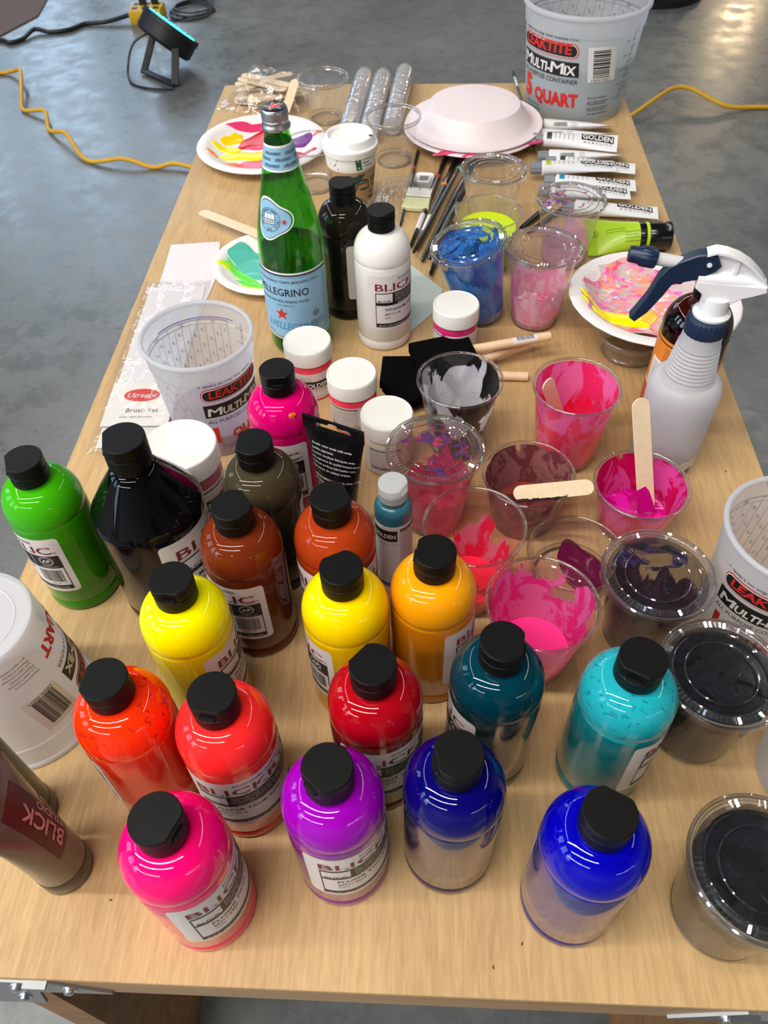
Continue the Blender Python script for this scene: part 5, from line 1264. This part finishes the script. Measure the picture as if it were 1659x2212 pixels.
for i, x in enumerate((-.020, .040)):
    lab = ('black plug in the middle of the yellow outlet box', 'black plug at the right of the yellow outlet box')[i]
    t2 = thing('power_plug', lab, 'plug', (-1.465+x, 4.66+.012*i, .0695), 0, 'plugs in the outlet box')
    mb = MB(); mb.loft([[(sx*.016*s_, sy*.014*s_, z) for sx, sy in ((-1, -1), (1, -1), (1, 1), (-1, 1))] for s_, z in ((.9, 0), (1, .004), (1, .045), (.6, .06), (.45, .075))]); mb.build('plug_body', BC, t2)
    MB().tube(smooth_path([(0, 0, .07), (-.006, .01, .12), (-.02+.05*i, .09, .18), (.0+.16*i, .35, .08), (.1+.1*i, .75, .01)], 8), .0055, 8).build('plug_cord', BC, t2)
pts = []
for k in range(3):
    for i in range(16):
        a = 2*PI*i/16; pts.append((-1.262+(.112-.006*k)*math.cos(a)+.004*k, 4.745+(.125-.012*k)*math.sin(a)+.02*k, .006+.007*k+.001*i/16))
o = MB().tube(smooth_path([(-1.36, 4.60, .006)]+pts+[(-1.18, 4.95, .01), (-1.10, 5.10, .006)], 4), .0048, 8).build('cable_coil', BC, None); tag(o, 'loosely coiled thin black cable beside the yellow outlet box', 'cable')
# LED par light
cx, cy, cz = -1.190, 4.015, .150
nrm = Vector((.565, .360, .735)).normalized()
t = thing('stage_light', 'black flat stage light with a cyan glow lying tilted on the floor', 'stage light', (cx, cy, 0))
Q = Matrix.Translation((0, 0, cz)) @ nrm.to_track_quat('Z', 'Y').to_matrix().to_4x4()
HB = pbr('black_housing', srgb(20, 21, 24), .5)
mb = MB(); mb.lathe([(.06, -.062), (.120, -.058), (.132, -.045), (.132, .010), (.136, .012), (.136, .036), (.126, .036), (.124, .024), (.002, .022)], 40, 0, Q); mb.build('housing', HB, t)
CY = pbr('cyan_led', srgb(20, 60, 64), .3, emis=srgb(60, 235, 240), es=3.0)
mb = MB()
for rr_, n in ((.105, 18), (.072, 12), (.036, 6)):
    for i in range(n): a = 2*PI*i/n; mb.lathe([(.010, .022), (.010, .034), (.004, .0375)], 12, 0, Q @ Matrix.Translation((rr_*math.cos(a), rr_*math.sin(a), 0)))
mb.build('led_lenses', CY, t)
mb = MB(); up_ = Q.to_3x3() @ Vector((1, 0, 0)); sd = Vector((0, 0, 1)).cross(nrm).normalized()
c = Vector((0, 0, cz)) - nrm*.03
A_, B_ = c+sd*.142, c-sd*.142; foot = Vector((.055, -.215, .012))
F1_, F2_ = Vector((-.13, -.08, .012)), Vector((.050, -.235, .012))
for P_, Q_ in ((A_-nrm*.01, F1_), (F1_, F2_), (F2_, B_-nrm*.01)):
    d = Q_-P_; M_ = Matrix.Translation((P_+Q_)/2) @ d.to_track_quat('X', 'Z').to_matrix().to_4x4(); mb.box((0, 0, 0), (d.length+.012, .034, .010), 0, M_, .002)
mb.build('yoke_bracket', HB, t)
MB().tube(smooth_path([(-.06, .0, .16), (-.16, -.04, .12), (-.20, -.09, .03), (-.16, -.20, .006), (-.06, -.26, .006), (.05, -.27, .006)], 7), .005, 8).build('light_cord', BC, t)
t = thing('floor_stand', 'black round stand base on the floor behind the far container', 'stand', (1.205, 4.985, 0))
MB().lathe([(.26, 0), (.272, .004), (.272, .030), (.24, .036), (.225, .040), (.225, .12), (.20, .125), (.02, .125)], 64).build('round_base', pbr('black_rubber', srgb(16, 16, 17), .45), t)
t = thing('floor_patch', 'flat reddish brown patch at the far left of the floor', 'mat', (0, 0, 0))  # thin flat reddish brown polygon lying on the floor
MB().prism([(-2.9, 4.62), (-2.22, 4.36), (-2.09, 4.72), (-2.14, 5.1), (-2.9, 5.3)], .0, .006, 0, None, .001).build('patch_body', pbr('brown_patch', srgb(104, 84, 78), .8, bumpy=.5, bscale=40), t, flat=True)

# ------------------------------------------------------------------ light: tall windows beyond the far wall side, ceiling strips, daylight fill
def area(name, loc, target, sx, sy, power, col):
    l = bpy.data.lights.new(name, 'AREA'); l.shape = 'RECTANGLE'; l.size = sx; l.size_y = sy; l.energy = power; l.color = col
    o = bpy.data.objects.new(name, l); COL.objects.link(o); o.location = loc
    o.rotation_euler = (Vector(target)-Vector(loc)).to_track_quat('-Z', 'Y').to_euler(); return o
WALLM = pbr('painted_wall', srgb(170, 170, 168), .7, bumpy=.1, bscale=20); CEIL = pbr('ceiling_board', srgb(96, 96, 96), .8, bumpy=.1, bscale=20)
XA, XB, YA, YB_, HH = -8.0, 8.0, -6.5, 12.0, 6.4
for nm, c_, d_ in (('wall_left', (XA-.1, (YA+YB_)/2, HH/2), (.2, YB_-YA, HH)), ('wall_right', (XB+.1, (YA+YB_)/2, HH/2), (.2, YB_-YA, HH)), ('wall_back', (0, YB_+.1, HH/2), (XB-XA, .2, HH)), ('wall_front', (0, YA-.1, HH/2), (XB-XA, .2, HH))):
    struct(MB().box(c_, d_, 0).build(nm, WALLM, None, flat=True))
struct(MB().box((0, (YA+YB_)/2, HH+.1), (XB-XA, YB_-YA, .2), 0).build('ceiling', CEIL, None, flat=True))
DAY = pbr('daylight_pane', (1, 1, 1, 1), .5, emis=(.52, .74, 1, 1), es=4.6); WFR = pbr('window_frame', srgb(60, 62, 66), .5)
nwin = 0
def window(cx, cy, cz, wd, ht, side):
    """tall lit window on a wall: frame, mullions and a bright pane"""
    global nwin; nwin += 1
    R = Matrix.Translation((cx, cy, cz)) @ (Matrix.Rotation(PI/2, 4, 'Z') if side else Matrix.Identity(4))
    mb = MB(); mb.box((0, 0, 0), (wd, .03, ht), 0, R)
    p = struct(mb.build('window_%d' % nwin, DAY, None, flat=True)); mb = MB()
    for x in (-wd/2, 0, wd/2): mb.box((x, -.0, 0), (.07, .07, ht+.07), 0, R)
    n = int(ht/1.5)
    for k in range(n+1): mb.box((0, 0, -ht/2+ht*k/n), (wd+.07, .07, .07), 0, R)
    mb.build('window_frame', WFR, p, flat=True)
for x, wd in ((-5.25, 1.25), (-3.75, .75), (-6.9, 1.2)): window(x, YB_-.05, 4.0, wd, 4.4, 0)
for y in (-4.5, -2.0, .5, 3.0): window(XA+.05, y, 3.6, 1.5, 3.6, 1)
def strip(x0, x1, y, z, power, w=.07, along='x', col=(1, .95, .88)):
    L_ = x1-x0
    if along == 'x': area('ceiling_strip', ((x0+x1)/2, y, z), ((x0+x1)/2, y, 0), L_, w, power, col)
    else: area('ceiling_strip', (y, (x0+x1)/2, z), (y, (x0+x1)/2, 0), w, L_, power, col)
strip(-7.6, -1.1, -3.5, 3.3, 190, .11); strip(2.4, 7.6, -3.9, 2.15, 80, .08)
strip(-4.0, .2, -1.7, 4.3, 112, .12); strip(-3.8, .2, -.1, 4.3, 105, .12)
for x in (-3.4, 3.4): strip(.2, 7.0, x, 4.6, 70, .09, 'y')
strip(-3.4, 3.4, 9.5, 4.8, 150)
pl_ = bpy.data.lights.new('warm_lamp', 'POINT'); pl_.energy = 40; pl_.color = (1, .72, .42); pl_.shadow_soft_size = .16
o = bpy.data.objects.new('warm_lamp', pl_); COL.objects.link(o); o.location = (3.2, 9.4, 1.47)
w = bpy.data.worlds.new('hall'); sc.world = w; w.use_nodes = True
w.node_tree.nodes['Background'].inputs[0].default_value = (.5, .55, .6, 1); w.node_tree.nodes['Background'].inputs[1].default_value = .5

# ------------------------------------------------------------------ camera
FPX, PITCH, YAW, ROLL, HC = 1715.85, 49.41948, 3.925867, -2.06399, .688784
cam = bpy.data.cameras.new('camera'); co = bpy.data.objects.new('camera', cam); COL.objects.link(co); sc.camera = co
cp, sp_ = math.cos(math.radians(PITCH)), math.sin(math.radians(PITCH))
W_ = Vector((0, cp, -sp_)); Rv = Vector((1, 0, 0)); Uv = Rv.cross(W_)
RZ = Matrix.Rotation(math.radians(YAW), 3, 'Z'); W_, Rv, Uv = RZ @ W_, RZ @ Rv, RZ @ Uv
cr, sr = math.cos(math.radians(ROLL)), math.sin(math.radians(ROLL))
R2v = cr*Rv+sr*Uv; U2v = -sr*Rv+cr*Uv
co.matrix_world = Matrix.Translation((0, 0, Z0+HC)) @ Matrix((R2v, U2v, -W_)).transposed().to_4x4()
cam.sensor_fit = 'VERTICAL'; cam.sensor_height = 36.0; cam.lens = FPX/2212*36.0
cam.clip_start = .02; cam.clip_end = 60
cam.dof.use_dof = True; cam.dof.focus_distance = .78; cam.dof.aperture_fstop = 13.0
vs = sc.view_settings; vs.view_transform = 'Standard'; vs.look = 'None'; vs.gamma = 1.0; vs.exposure = 0.2; vs.use_curve_mapping = False
cy_ = sc.cycles; cy_.max_bounces = 8; cy_.diffuse_bounces = 3; cy_.glossy_bounces = 4; cy_.transmission_bounces = 6; cy_.transparent_max_bounces = 40
cy_.caustics_reflective = False; cy_.caustics_refractive = False; cy_.sample_clamp_indirect = 4.0; cy_.use_denoising = True; cy_.denoiser = 'OPENIMAGEDENOISE'
cy_.use_adaptive_sampling = True; cy_.adaptive_threshold = .02
